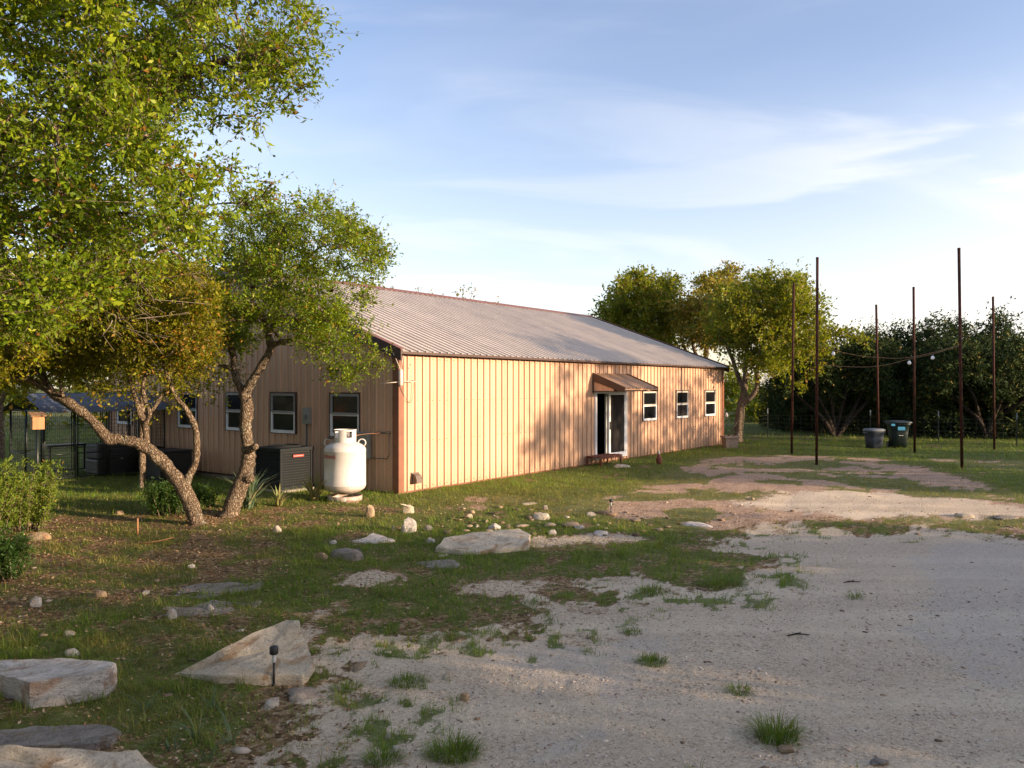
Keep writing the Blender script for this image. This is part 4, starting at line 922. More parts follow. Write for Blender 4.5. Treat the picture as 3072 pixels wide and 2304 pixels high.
# strappy iris-like blades in the near left grass
for i, (px, py) in enumerate([(640, 2130), (590, 2210), (520, 2250), (700, 2230), (430, 2140), (620, 2285), (880, 1880)]):
    o = tuft(px, py, 60, .22, 9, ['strap leaf clump right in front of the blocky left boulder', 'strap leaf clump farther down in the near left grass', 'strap leaf clump beside the cut off corner boulder', 'strap leaf clump just left of the gravel edge', 'strap leaf clump between blocky boulder and wedge boulder', 'strap leaf clump cut by the bottom edge of the photo', 'strap leaf clump behind the wedge boulder'][i], 'strap_leaf_clump', 0, .011, (.5, 1.2), 1, 'plant', 'yucca', 6, (.35, .12)); o['group'] = 'strap leaf clumps in the near left grass'
# brown leaf litter
def quads(P, A, Bv, tint, name, m, label, nper=4, kind='stuff', parent=None):
    n = len(P); Vv = np.stack([P - A * .5, P + Bv * .5, P + A * .5, P - Bv * .5], 1).reshape(-1, 3); Fc = np.arange(n * 4).reshape(-1, 4)
    return Vv, Fc, tint
X, Y = fan(4.6, 17, .72)(r, 90000); g = ground_maps(X, Y)
k = r.random(len(X)) < (1 - g[2]) * (1 - g[0] * .75) * (.15 + .85 * sstep(1.5, -2.5, X)) * 1.0; X, Y = X[k], Y[k]; n = len(X)
P = np.stack([X, Y, height(X, Y) + .008], -1); a = r.uniform(0, 6.283, n); S = r.uniform(.02, .042, n)
A_ = np.stack([np.cos(a), np.sin(a), r.normal(0, .3, n)], -1) * S[:, None]; B_ = np.stack([-np.sin(a), np.cos(a), r.normal(0, .4, n)], -1) * S[:, None] * .5
Vv, Fc, tt = quads(P, A_, B_, r.random(n), '', None, '')
def litter_m():
    m, nt, p, _ = mat('leaf_litter'); a = N(nt, 'ShaderNodeAttribute', attribute_name='tint').outputs['Fac']
    L(nt, ramp(nt, a, [(0, (.07, .035, .015)), (.35, (.20, .10, .04)), (.75, (.40, .23, .10)), (1, (.56, .42, .26))]), p.inputs['Base Color']); p.inputs['Roughness'].default_value = .85; return m
tag(obj('leaf_litter', mesh_np('leaf_litter', Vv, Fc, litter_m(), {'tint': ('FACE', tt)})), 'brown oak leaf litter under the left trees', kind='stuff')
# tiny white flowers
def flowers(name, n, cx_, cy_, w, label):
    X = r.normal(cx_, w, n); Y = r.normal(cy_, w, n); P = np.stack([X, Y, height(X, Y) + r.uniform(.05, .11, n)], -1); a = r.uniform(0, 6.28, n); S = .010
    A_ = np.stack([np.cos(a), np.sin(a), 0 * a], -1) * S * 1.5; B_ = np.stack([-np.sin(a), np.cos(a), 0 * a + .3], -1) * S * 1.5
    Vv, Fc, _ = quads(P, A_, B_, None, '', None, ''); tag(obj(name, mesh_np(name, Vv, Fc, MT['white'])), label, kind='stuff')
q = GD(220, 1085); flowers('white_flowers', 90, q.x, q.y, 1.1, 'tiny white flowers in the shaded left grass'); q = GD(2160, 985); flowers('white_flowers', 260, q.x, q.y, 2.0, 'tiny white flowers in the right lawn by the far poles')

# ------------------------------------------------------------------ trees
def bez(a, b, bend, k=5, rr=random):
    a, b = Vector(a), Vector(b); m = a.lerp(b, .5) + Vector((rr.uniform(-1, 1), rr.uniform(-1, 1), rr.uniform(-.3, 1))) * bend
    return [a.lerp(m, t).lerp(m.lerp(b, t), t) for t in np.linspace(0, 1, k)]
def leaf_cloud(blobs, per, size, aspect, seed, twig_len=.3, quad=False, droop=0.0, fill=.35, leaves_per_twig=11, tintshift=0.0):
    """blobs rows x,y,z,rx,ry,rz; returns verts, faces, tint and the twig lines"""
    r = np.random.default_rng(seed); Vs, Ts, tw0, tw1 = [], [], [], []
    for b in blobs:
        vol = (b[3] * b[4] * b[5]) ** (1 / 3); nt_ = max(3, int(per * vol * vol / leaves_per_twig * r.uniform(.45, 1.5)))
        d = r.normal(size=(nt_, 3)); d /= np.linalg.norm(d, axis=1)[:, None]; rad = r.uniform(fill, .95, nt_)[:, None]
        d = d * (1 + .28 * np.sin(d[:, :1] * 5 + b[0] * 9) * np.cos(d[:, 2:3] * 4 + b[1] * 7)); s = np.array(b[:3]) + d * rad * np.array(b[3:6]); dr = d * .8 + r.normal(0, .65, (nt_, 3)) + np.array([0, 0, .18 - droop]); dr /= np.linalg.norm(dr, axis=1)[:, None]
        ln = twig_len * r.gamma(5, .2, nt_) * 1.05; e = s + dr * ln[:, None] * np.array([1, 1, .85]); tw0.append(s); tw1.append(e)
        k = leaves_per_twig; t = (np.arange(k)[None] + r.random((nt_, k))) / k
        P = s[:, None] + (e - s)[:, None] * t[..., None] + r.normal(0, size * .38, (nt_, k, 3))
        ax = dr[:, None] * .55 + r.normal(0, .75, (nt_, k, 3)); ax /= np.linalg.norm(ax, axis=2)[..., None]
        bx_ = np.cross(ax, r.normal(size=(nt_, k, 3))); bx_ /= np.linalg.norm(bx_, axis=2)[..., None]
        S = size * r.gamma(14, 1 / 14, (nt_, k, 1)) * r.uniform(.88, 1.15); P, ax, bx_, S = [q.reshape(-1, q.shape[-1]) for q in (P, ax, bx_, S)]
        nn = np.cross(ax, bx_); A = ax * S; Bb = bx_ * S * aspect
        bt = r.normal(0, .10); tn = np.clip(r.normal(.55 + bt + tintshift, .24, len(P)) , .0, 1); tn[r.random(len(P)) < .02] = .02
        if quad: Vs.append(np.stack([P, P + A * .5 + Bb * .5 + nn * S * .08, P + A, P + A * .5 - Bb * .5 + nn * S * .08], 1)); Ts.append(tn)
        else:
            Vs.append(np.stack([P, P + A * .35 + Bb * .5 + nn * S * .10, P + A * .75 + Bb * .38 + nn * S * .07, P + A - nn * S * .05, P + A * .75 - Bb * .38 + nn * S * .07, P + A * .35 - Bb * .5 + nn * S * .10], 1)); Ts.append(tn)
    Vv = np.concatenate(Vs); n, k = Vv.shape[:2]; tn = np.concatenate(Ts)
    if quad: Fc = np.arange(n * 4).reshape(-1, 4)
    else: Fc = (np.array([[0, 1, 2, 3], [0, 3, 4, 5]])[None] + (np.arange(n) * 6)[:, None, None]).reshape(-1, 4); tn = np.repeat(tn, 2)
    return Vv.reshape(-1, 3), Fc, tn, np.concatenate(tw0), np.concatenate(tw1)
def twig_geo(a, b, rad, keep, r):
    k = r.random(len(a)) < keep; a, b = a[k], b[k]; n = len(a)
    if n == 0: return np.zeros((0, 3)), np.zeros((0, 4), int)
    d = b - a; u = np.cross(d, [0.3, .1, 1.0]); u /= np.linalg.norm(u, axis=1)[:, None] + 1e-9; w = np.cross(d, u); w /= np.linalg.norm(w, axis=1)[:, None] + 1e-9
    vs = []
    for p, s in ((a, 1.0), (b, .35)):
        for q in range(3): an = 2.094 * q; vs.append(p + (u * math.cos(an) + w * math.sin(an)) * rad * s)
    Vv = np.stack(vs, 1).reshape(-1, 3); f = np.array([[0, 1, 4, 3], [1, 2, 5, 4], [2, 0, 3, 5]]); return Vv, (f[None] + (np.arange(n) * 6)[:, None, None]).reshape(-1, 4)
def tree(name, label, cat, limbs, blobs, leafmat, per=900, size=.055, aspect=.42, seed=1, bark='bark', quad=True, twig=.3, twigrad=.004, keep=.5, sides=12, group=None, fill=.35, simplewood=False, gnarl=.10, thin=.045, tint=0.0, droop=0.0, lpt=11):
    """limbs: lists of (x,y,z,r) world points; every blob gets a limb from the nearest limb point"""
    rr = random.Random(seed); r = np.random.default_rng(seed); base = Vector(limbs[0][0][:3]); root = empty(name, base, 0, label, cat, group); mb = MB(); nodes = []
    for lb in limbs:
        s = spline(lb, 7); L_ = [tuple(q) for q in s]; nodes += L_
        rads = [q[3] * (1 + rr.uniform(-gnarl, gnarl)) for q in L_]
        if lb is limbs[0]: rads[0] *= 1.35; rads[1] *= 1.15
        mb.tube([Vector(q[:3]) - base for q in L_], rads, sides)
    order = sorted(blobs, key=lambda b: min((b[0] - q[0]) ** 2 + (b[1] - q[1]) ** 2 + (b[2] - q[2]) ** 2 for q in nodes))
    for b in order:
        c = Vector(b[:3]); q = min(nodes, key=lambda q: (c - Vector(q[:3])).length * (1.0 if q[2] < b[2] + .1 else 1.35) + (0 if q[3] > .012 else .25)); a = Vector(q[:3]); D = (c - a).length
        if D > .15:
            r0 = min(q[3] * .75, max(.012, thin * (.35 + D * .22))); pts = bez(a, c, D * .16, 7, rr); rads = np.linspace(r0, max(.006, r0 * .35), 7); mb.tube([p - base for p in pts], list(rads), 6)
            nodes += [(*p, rd) for p, rd in zip(pts[1:], rads[1:])]
        for _ in range(0 if simplewood else 3):
            d = Vector((rr.gauss(0, 1), rr.gauss(0, 1), rr.gauss(.1, .8))).normalized(); e = c + Vector((d.x * b[3], d.y * b[4], d.z * b[5])) * .85
            mb.tube([p - base for p in bez(c, e, b[3] * .15, 4, rr)], [.010 * (1 + thin * 8), .007 * (1 + thin * 5), .005, .003], 4)
    me = mb.mesh('trunk', MT[bark], fix=False)
    # crooked, knotty bark relief on the real geometry
    co = np.empty(len(me.vertices) * 3, np.float32); me.vertices.foreach_get('co', co); co = co.reshape(-1, 3)
    if sides >= 12:
        nr = np.empty(len(me.vertices) * 3, np.float32); me.vertices.foreach_get('normal', nr); nr = nr.reshape(-1, 3); k = n3(co + 3, 9, seed % 30, 3)
        co = co + nr * (k * .07)[:, None]; me.vertices.foreach_set('co', co.ravel()); me.update()
    obj('trunk', me, root)
    bl = [(b[0] - base.x, b[1] - base.y, b[2] - base.z, *b[3:6]) for b in blobs]
    Vv, Fc, tn, t0, t1 = leaf_cloud(bl, per, size, aspect, seed, twig, quad, droop, fill, lpt, tint)
    obj('crown', mesh_np('crown', Vv, Fc, MT[leafmat], {'tint': ('FACE', tn)}), root)
    if keep > 0:
        tv, tf = twig_geo(t0, t1, twigrad, keep, r)
        if len(tf): o = obj('twigs', mesh_np('twigs', tv, tf, MT[bark]), root); o['kind'] = 'stuff'
    return root
def pip(x, y, P):
    c = False; j = len(P) - 1
    for i in range(len(P)):
        if (P[i][1] > y) != (P[j][1] > y) and x < (P[j][0] - P[i][0]) * (y - P[i][1]) / (P[j][1] - P[i][1]) + P[i][0]: c = not c
        j = i
    return c
def blob_fill(poly, n, d0, d1, r0, r1, seed, squash=.8, gap=.62):
    """poly in overview pixels; crown masses at distances d0..d1, spread so that they hardly overlap"""
    rr = random.Random(seed); xs = [p[0] for p in poly]; ys = [p[1] for p in poly]; out = []; tries = 0
    while len(out) < n and tries < 30000:
        tries += 1; x, y = rr.uniform(min(xs), max(xs)), rr.uniform(min(ys), max(ys))
        if not pip(x, y, poly): continue
        d = rr.uniform(d0, d1); p = W(x * DS, y * DS, d); q = rr.uniform(r0, r1)
        if any((Vector(b[:3]) - p).length < (b[3] + q) * gap for b in out): continue
        out.append((p.x, p.y, p.z, q, q, q * squash))
    return out
def pl(pts, d):
    """limb from (photo x, photo y, radius px, distance offset)"""
    o = []
    for x, y, rp, dd in pts: q = W(x, y, d + dd); o.append((q.x, q.y, q.z, rp / F * (d + dd)))
    return o
# forked oak (middle)
dB = 14.6
limbB = [pl([(690, 1552, 30, 0), (700, 1510, 26, 0), (722, 1455, 24, .02), (742, 1395, 22, .05), (745, 1350, 19, .05), (736, 1290, 19, .05), (740, 1225, 20, .05), (735, 1175, 19, .05)], dB),
         pl([(735, 1178, 17, .05), (752, 1150, 14, 0), (775, 1115, 13, -.05), (798, 1075, 12, -.1), (812, 1040, 12, -.1), (802, 995, 10, 0), (788, 950, 9, .1), (800, 890, 6, .2), (820, 820, 5, .3)], dB),
         pl([(735, 1178, 16, .05), (716, 1150, 11, .15), (703, 1110, 10, .3), (700, 1065, 9, .4), (678, 1022, 7, .5), (660, 970, 5, .6), (640, 900, 4, .7)], dB),
         pl([(704, 1112, 8, .3), (680, 1100, 6, .3), (655, 1096, 4, .2), (630, 1080, 3, .1)], dB), pl([(812, 1040, 9, -.1), (850, 1024, 7, -.3), (895, 1024, 5, -.4), (950, 1040, 4, -.5)], dB),
         pl([(806, 1010, 9, 0), (822, 970, 8, .1), (850, 900, 6, .2), (900, 800, 5, .2), (960, 740, 3, .2)], dB),
         pl([(742, 1350, 12, -.05), (758, 1345, 9, -.15), (772, 1338, 8, -.2)], dB), pl([(738, 1430, 16, -.02), (752, 1436, 14, -.06), (757, 1440, 7, -.08)], dB)]
P_B = [(480, 470), (520, 430), (590, 410), (640, 460), (690, 450), (760, 480), (805, 530), (790, 580), (740, 630), (735, 690), (760, 740), (790, 775), (770, 805), (730, 780), (700, 740), (640, 710), (590, 690), (560, 720), (500, 740), (440, 720), (430, 600)]
blB = blob_fill(P_B, 92, dB - 1.4, dB + 1.4, .18, .40, 5, .75, .60)
blB += [(*W(x * DS, y * DS, dB + dd)[:], q, q, q * .8) for x, y, q, dd in ((800, 775, .2, -.3), (825, 795, .14, -.3), (745, 820, .2, -.4), (765, 800, .22, -.3), (700, 770, .22, -.4), (720, 800, .16, -.4), (640, 750, .16, .2), (815, 555, .24, .3), (790, 510, .3, .4), (830, 540, .14, .3), (745, 470, .28, .3), (700, 440, .2, .3), (470, 735, .25, .3), (440, 700, .3, .4), (520, 740, .2, .4), (780, 640, .2, 0), (800, 600, .2, .2), (775, 690, .24, -.2), (785, 730, .22, -.3), (660, 590, .4, .2), (600, 520, .4, .2))]
tree('live_oak', 'forked live oak with thick lichened trunk beside the air conditioner', 'tree', limbB, blB, 'leafC', per=9500, size=.054, aspect=.45, seed=12, twig=.24, twigrad=.003, keep=.5, sides=16, thin=.05, fill=.2)
# leaning oak (left)
dA = 13.9
limbA = [pl([(592, 1575, 24, 0), (585, 1545, 22, 0), (557, 1478, 21, 0), (506, 1406, 19, 0), (456, 1356, 18, -.05), (413, 1330, 17, -.1), (359, 1318, 16, -.15), (321, 1313, 16, -.2), (274, 1259, 15, -.2), (211, 1212, 14, -.2), (160, 1183, 13, -.1), (139, 1150, 11, 0), (105, 1080, 8, .1), (60, 1000, 5, .1)], dA),
         pl([(555, 1465, 13, 0), (566, 1430, 11, .1), (588, 1385, 10, .15), (590, 1330, 10, .15), (586, 1285, 9, .15), (560, 1230, 8, .1), (525, 1185, 7, 0), (500, 1120, 5, 0), (480, 1050, 4, 0)], dA),
         pl([(437, 1345, 11, -.08), (438, 1295, 10, 0), (422, 1250, 8, .1), (405, 1190, 7, .15), (388, 1135, 6, .2), (375, 1085, 5, .25), (350, 1000, 4, .3)], dA),
         pl([(432, 1280, 8, 0), (449, 1240, 7, -.1), (436, 1205, 6, -.15), (430, 1155, 5, -.15), (445, 1110, 4, -.1), (470, 1040, 3, 0)], dA), pl([(160, 1183, 11, -.1), (110, 1150, 9, -.2), (60, 1135, 7, -.4), (-20, 1130, 6, -.6)], dA),
         pl([(375, 1318, 4, -.2), (377, 1305, 3, -.2), (378, 1295, 1.5, -.2)], dA)]
P_A = [(20, 640), (120, 600), (300, 590), (430, 580), (460, 650), (455, 740), (420, 790), (370, 800), (330, 790), (260, 760), (180, 790), (80, 800), (-40, 810), (-60, 680)]
blA = blob_fill(P_A, 150, dA - 1.6, dA + 1.2, .22, .40, 6, .8, .44)
blA += [(*W(x * DS, y * DS, dA + dd)[:], q, q, q * .8) for x, y, q, dd in ((370, 830, .16, .1), (355, 855, .14, .1), (395, 850, .12, .1), (300, 800, .22, .2), (440, 760, .26, .2), (460, 720, .24, .3), (410, 800, .2, .1), (240, 800, .22, .5), (150, 810, .24, .6), (60, 815, .28, .4), (10, 790, .3, .3), (330, 700, .3, -.8), (260, 690, .3, -.8))]
tree('live_oak', 'low leaning live oak with bent trunk and yellowing crown, leftmost of the near trees', 'tree', limbA, blA, 'leafA', per=11000, size=.052, aspect=.45, seed=22, twig=.24, twigrad=.003, keep=.5, sides=16, thin=.05, fill=.2)
# big oak overhead whose trunk is off to the left
dC = 7.0
limbC = [[(-7.6, 6.4, -.1, .30), (-7.4, 6.5, 1.0, .26), (-7.0, 6.6, 2.2, .24), (-6.4, 6.8, 3.2, .20)],
         [(-6.4, 6.8, 3.2, .17), (-5.6, 6.9, 3.9, .13), (-4.6, 6.9, 4.4, .10), (-3.7, 7.0, 4.7, .075), (-3.0, 7.0, 5.05, .05), (-2.5, 6.9, 5.2, .03), (-2.1, 6.9, 5.25, .02)],
         [(-6.4, 6.8, 3.2, .15), (-5.4, 7.3, 3.4, .11), (-4.5, 7.6, 3.5, .08), (-3.9, 7.7, 3.6, .05), (-3.3, 7.6, 3.9, .03)], [(-6.4, 6.8, 3.2, .15), (-6.0, 6.6, 4.4, .12), (-5.4, 6.6, 5.4, .08), (-4.6, 6.8, 6.2, .05)]]
P_C = [(-500, -350), (520, -300), (610, -40), (640, 40), (625, 130), (590, 190), (520, 215), (430, 225), (390, 290), (420, 370), (470, 430), (440, 520), (400, 580), (300, 620), (180, 650), (60, 700), (-120, 740), (-500, 700)]
blC = blob_fill(P_C, 230, dC - 1.5, dC + 1.5, .16, .36, 9, .8, .56)
blC += [(*W(x * DS, y * DS, d)[:], q, q, q * .8) for x, y, d, q in ((655, 40, 7.0, .14), (660, 100, 7.1, .12), (650, 190, 6.9, .13), (610, 220, 7.0, .14), (550, 250, 6.9, .12), (470, 250, 7.0, .14), (500, 370, 7.3, .10), (590, 395, 7.4, .09), (565, 425, 7.5, .10), (530, 440, 7.5, .12), (630, 430, 7.6, .07), (570, 140, 7, .18), (480, 160, 7, .2))]
tree('live_oak', 'big near live oak whose leafy branches fill the upper left', 'tree', limbC, blC, 'leafC', per=15500, size=.047, aspect=.46, seed=32, quad=True, twig=.21, twigrad=.0028, keep=.7, sides=12, thin=.03, fill=.15, lpt=10)
# bare twigs tangled under the near oak's crown
mb = MB(); rr = random.Random(4); cc = W(330, 960, 9.0)
for i in range(10):
    a = cc + Vector((rr.gauss(0, .5), rr.gauss(0, .4), rr.gauss(.1, .22))); b = a + Vector((rr.uniform(-.2, .8), rr.uniform(-.2, .2), rr.uniform(-.35, .15)))
    pt = bez(a, b, .12, 6, rr); mb.tube(pt, [.008, .006, .005, .004, .003, .002], 4)
    for _ in range(4): q = pt[rr.randint(1, 4)]; mb.tube(bez(q, q + Vector((rr.uniform(-.1, .3), rr.uniform(-.1, .1), rr.uniform(-.25, .1))), .04, 4, rr), [.004, .003, .002, .0015], 3)
o = mb.build('bare_branch', simple('dead_twig', (.30, .24, .18), .9)); tag(o, 'tangle of bare dead twigs hanging below the near oak', kind='stuff')

def generic_tree(name, label, base, h, rad, leafmat, seed, nb=40, per=900, size=.12, lean=(0, 0), low=.3, bark='bark', aspect=.5, group=None, br=(.5, .9), trunk_r=.16, cone=False, keep=.3, tint=0.0, cat='tree', fill=.3, sides=8, simplewood=False):
    rr = random.Random(seed); x, y = base; z = float(height(x, y)); lx, ly = lean
    limbs = [[(x, y, z - .15, trunk_r), (x + lx * .2, y + ly * .2, z + h * .2, trunk_r * .85), (x + lx * .6, y + ly * .6, z + h * .42, trunk_r * .65), (x + lx, y + ly, z + h * .65, trunk_r * .4), (x + lx, y + ly, z + h * .85, trunk_r * .2)]]
    if not cone:
        for k in range(3):
            a = rr.uniform(0, 6.28); s = rr.uniform(.35, .6); limbs.append([(x + lx * .4, y + ly * .4, z + h * .3, trunk_r * .6), (x + math.cos(a) * rad * .25, y + math.sin(a) * rad * .25, z + h * .45, trunk_r * .45), (x + math.cos(a) * rad * s, y + math.sin(a) * rad * s, z + h * .65, trunk_r * .25)])
    bl = []; t = 0
    while len(bl) < nb and t < 6000:
        t += 1; u = rr.random(); zz = low + (1 - low) * u
        env = rad * ((1.02 - (zz - low) / (1 - low)) ** .75 if cone else math.sqrt(max(0.04, 1 - ((u - .42) / .60) ** 2)))
        a = rr.uniform(0, 6.28); q = env * math.sqrt(rr.uniform(.15, 1)); s = rr.uniform(*br) * (1 if not cone else .45 + .65 * (1 - u)); p = (x + lx * .7 + q * math.cos(a), y + ly * .7 + q * math.sin(a), z + h * zz - s * .5)
        if any((Vector(b[:3]) - Vector(p)).length < (b[3] + s) * .42 for b in bl): continue
        bl.append((*p, s, s, s * (.8 if not cone else 1.1)))
    return tree(name, label, cat, limbs, bl, leafmat, per=per, size=size, aspect=aspect, seed=seed, bark=bark, twig=size * 3.2, twigrad=size * .07, keep=keep, sides=sides, simplewood=simplewood, group=group, fill=fill, thin=.06, tint=tint)
# oaks beyond the far end of the building
dO = 32.5
limbO = [pl([(2212, 1345, 17, 0), (2216, 1290, 13, 0), (2222, 1225, 12, 0), (2232, 1180, 10, 0), (2236, 1120, 7, .3), (2240, 1030, 5, .3)], dO), pl([(2226, 1215, 9, 0), (2262, 1180, 8, -.3), (2272, 1150, 7, -.3), (2272, 1100, 6, -.5), (2290, 1020, 5, -.5), (2310, 930, 3, -.5)], dO),
         pl([(2232, 1170, 8, 0), (2215, 1130, 7, .5), (2190, 1060, 5, .8), (2150, 980, 4, 1)], dO), pl([(2272, 1110, 5, -.3), (2340, 1060, 4, -.5), (2420, 1045, 3, -.6), (2500, 1020, 2, -.8)], dO)]
P_O = [(1575, 640), (1640, 600), (1710, 590), (1760, 640), (1785, 700), (1770, 745), (1730, 780), (1650, 800), (1600, 780), (1560, 740), (1545, 690)]
blO = blob_fill(P_O, 80, dO - 2.2, dO + 2.2, .45, .8, 15, .8, .45) + [(*W(x, y, dO - .6)[:], q, q, q * .7) for x, y, q in ((2500, 1010, .5), (2545, 1000, .4), (2450, 1060, .4), (2580, 1020, .35), (2440, 1110, .4), (2400, 1150, .35))]
tree('live_oak', 'large live oak with curving trunk beyond far end of the building', 'tree', limbO, blO, 'leafF', per=1700, size=.13, aspect=.5, seed=41, twig=.38, twigrad=.008, keep=.35, sides=12, thin=.08, fill=.2)
dO2 = 38
limbG = [pl([(2110, 1340, 14, 0), (2110, 1230, 11, 0), (2115, 1110, 9, 0), (2125, 1000, 6, 0), (2150, 900, 4, 0)], dO2), pl([(2114, 1120, 7, 0), (2080, 1040, 5, .5), (2070, 950, 4, .8)], dO2)]
blG = blob_fill([(1500, 640), (1520, 600), (1575, 590), (1610, 640), (1600, 720), (1540, 760), (1500, 740), (1470, 700)], 42, dO2 - 1.8, dO2 + 1.8, .45, .8, 16, .8, .45)
tree('live_oak', 'golden tinged oak standing between two green oaks behind the roof end', 'tree', limbG, blG, 'leafG', per=1500, size=.14, aspect=.5, seed=42, twig=.4, twigrad=.008, keep=.35, sides=10, thin=.08, fill=.2)
dO3 = 41
limbH = [pl([(1960, 1330, 14, 0), (1965, 1200, 11, 0), (1980, 1060, 9, 0), (1990, 960, 6, 0), (2000, 880, 4, 0)], dO3), pl([(1975, 1080, 7, 0), (1920, 1000, 5, .5), (1890, 930, 4, .8)], dO3), pl([(2110, 1200, 8, -1), (2090, 1120, 7, -1), (2060, 1060, 5, -1), (2040, 1000, 4, -1)], dO3)]
blH = blob_fill([(1320, 640), (1345, 610), (1400, 590), (1450, 600), (1480, 650), (1480, 720), (1440, 760), (1380, 740), (1330, 710), (1300, 680)], 60, dO3 - 2.2, dO3 + 2.2, .5, .85, 17, .8, .45)
tree('live_oak', 'rounded oak rising behind the roof, left of the golden one', 'tree', limbH, blH, 'leafF', per=1500, size=.15, aspect=.5, seed=43, twig=.42, twigrad=.009, keep=.35, sides=10, thin=.08, fill=.2)
# trees whose tops peek over the ridge
for i, (px, top, d, lab) in enumerate([(1105, 832, 34, 'tree top peeking over the roof ridge, nearest the left oaks'), (1385, 872, 37, 'round brownish tree top peeking over the middle of the roof ridge'), (1255, 880, 38, 'thin tree top barely above the roof ridge between two others')]):
    p = W(px, top, d); generic_tree('live_oak', lab, (p.x, d), p.z - .05, 1.7, 'leafG' if i != 0 else 'leafF', 60 + i, 26, 650, .13, low=.45, trunk_r=.12)
# juniper row on the right
jl = ['slender', 'broad', 'tall', 'ragged', 'squat', 'leaning', 'dense']
jspec = [(2420, 1030, 42), (2560, 1010, 39), (2625, 985, 43), (2690, 975, 38), (2760, 990, 41), (2800, 950, 37), (2870, 965, 39.5), (2930, 985, 42), (2985, 935, 36.5), (3050, 985, 38.5), (3110, 1010, 36), (3190, 1000, 38), (2480, 1060, 45), (2360, 1090, 44)]
jlab = ['juniper half hidden by the large oak, left end of the juniper row', 'juniper behind the gap left of the third pole', 'narrow pointed juniper behind the grey trash can', 'juniper directly behind the tall dark bin', 'lower juniper in the dip right of dark bin',
        'tall juniper right of the fourth pole', 'full juniper left of the tallest right pole', 'lower juniper just right of the tallest right pole', 'tall dark juniper beside the rightmost pole', 'juniper between rightmost pole and the photo edge',
        'juniper cut by the right edge of the photo', 'juniper just outside the right edge of the photo', 'distant juniper low behind hanging string lights', 'distant low juniper right of the large oak trunk']
for i, (px, top, d) in enumerate(jspec):
    p = W(px, top, d); rr = random.Random(i)
    generic_tree('juniper', jlab[i], (p.x, d), p.z, 1.75 + .5 * rr.random(), 'leafJ', 80 + i, 44 if i < 11 else 26, 1300, .15, aspect=.36, low=.06, cone=True, bark='barkdark', group='junipers beyond the right fence', br=(.65, 1.0), trunk_r=.17, keep=0, fill=.4, simplewood=True)
# multi stemmed bare-legged junipers at the front of the row
mbj = []
for i, (px, d, lab) in enumerate([(2505, 36.5, 'spreading multi-stemmed juniper left of the trash cans'), (2960, 35, 'spreading multi-stemmed juniper behind rightmost pole')]):
    p = W(px, 1330, d); x, y = p.x, d; z = float(height(x, y)); rr = random.Random(70 + i); limbs = []
    for k in range(6):
        a = math.pi * (.12 + .76 * k / 5) ; s = rr.uniform(1.6, 2.4); limbs.append([(x, y, z - .1, .14), (x + math.cos(a) * s * .35, y + rr.uniform(-.4, .4), z + .9, .09), (x + math.cos(a) * s * .8, y + rr.uniform(-.6, .6), z + 1.9, .065), (x + math.cos(a) * s, y + rr.uniform(-.8, .8), z + 2.9, .04)])
    bl = []
    for k in range(70): bl.append((x + rr.uniform(-2.6, 2.6), y + rr.uniform(-1.2, 1.2), z + rr.uniform(2.1, 4.1), *([rr.uniform(.45, .75)] * 3)))
    tree('juniper', lab, 'tree', limbs, bl, 'leafJ', per=1000, size=.15, aspect=.42, seed=73 + i, bark='barkdark', twig=.35, twigrad=.009, keep=.2, sides=8, thin=.07, fill=.1)
# far scrub wood all round, reads as one mass
def far_wood(name, pts, label, lm, seed, size=.3, per=260):
    rr = random.Random(seed); bl = []
    for x, y, h, w in pts:
        z = float(height(x, y))
        for k in range(14): q = rr.uniform(.8, 1.5); bl.append((x + rr.uniform(-w, w), y + rr.uniform(-w, w), z + rr.uniform(.4, h - q), q, q, q * .8))
    Vv, Fc, tn, _, _ = leaf_cloud(bl, per, size, .5, seed, size * 2.5, True, 0, .3, 8)
    tag(obj(name, mesh_np(name, Vv, Fc, MT[lm], {'tint': ('FACE', tn)})), label, kind='stuff')
rr = random.Random(3)
far_wood('distant_woods', [(x + rr.uniform(-2, 2), 62 + rr.uniform(-8, 10), rr.uniform(4.2, 6), 2.6) for x in range(8, 60, 4)] + [(x + rr.uniform(-2, 2), 52 + rr.uniform(-3, 6), rr.uniform(2, 3.4), 2.2) for x in range(12, 30, 4)], 'distant scrub woods behind the junipers and far oaks', 'leafF', 5)
far_wood('distant_scrub', [(x + rr.uniform(-2, 2), 44 + rr.uniform(-6, 12), rr.uniform(4, 7), 2.8) for x in range(-44, -6, 4)], 'distant scrub woods seen under the left oaks', 'leafF', 6)
# left background trees behind the kennel
for i, (x, y, h, rd, lab, lm) in enumerate([(-17.5, 27, 6.4, 2.6, 'green tree behind the kennel at far left', 'leafF'), (-21, 31, 6.5, 2.8, 'broad tree farther behind the kennel', 'leafF'), (-15.2, 33, 6.0, 2.4, 'tree behind the kennel roof beside the gable end', 'leafF'), (-12.2, 20.6 - 4.2, 5.6, 2.0, 'dark oak in shade behind the leaning oak', 'leafA')]):
    generic_tree('live_oak', lab, (x, y), h, rd, lm, 120 + i, 46, 800, .10, low=.42, trunk_r=.14)
p = G(427, 1472); generic_tree('live_oak', 'slim dark trunked oak in shade beside the kennel', (p.x, p.y), 5.2, 1.9, 'leafA', 131, 44, 900, .075, low=.48, trunk_r=.085)
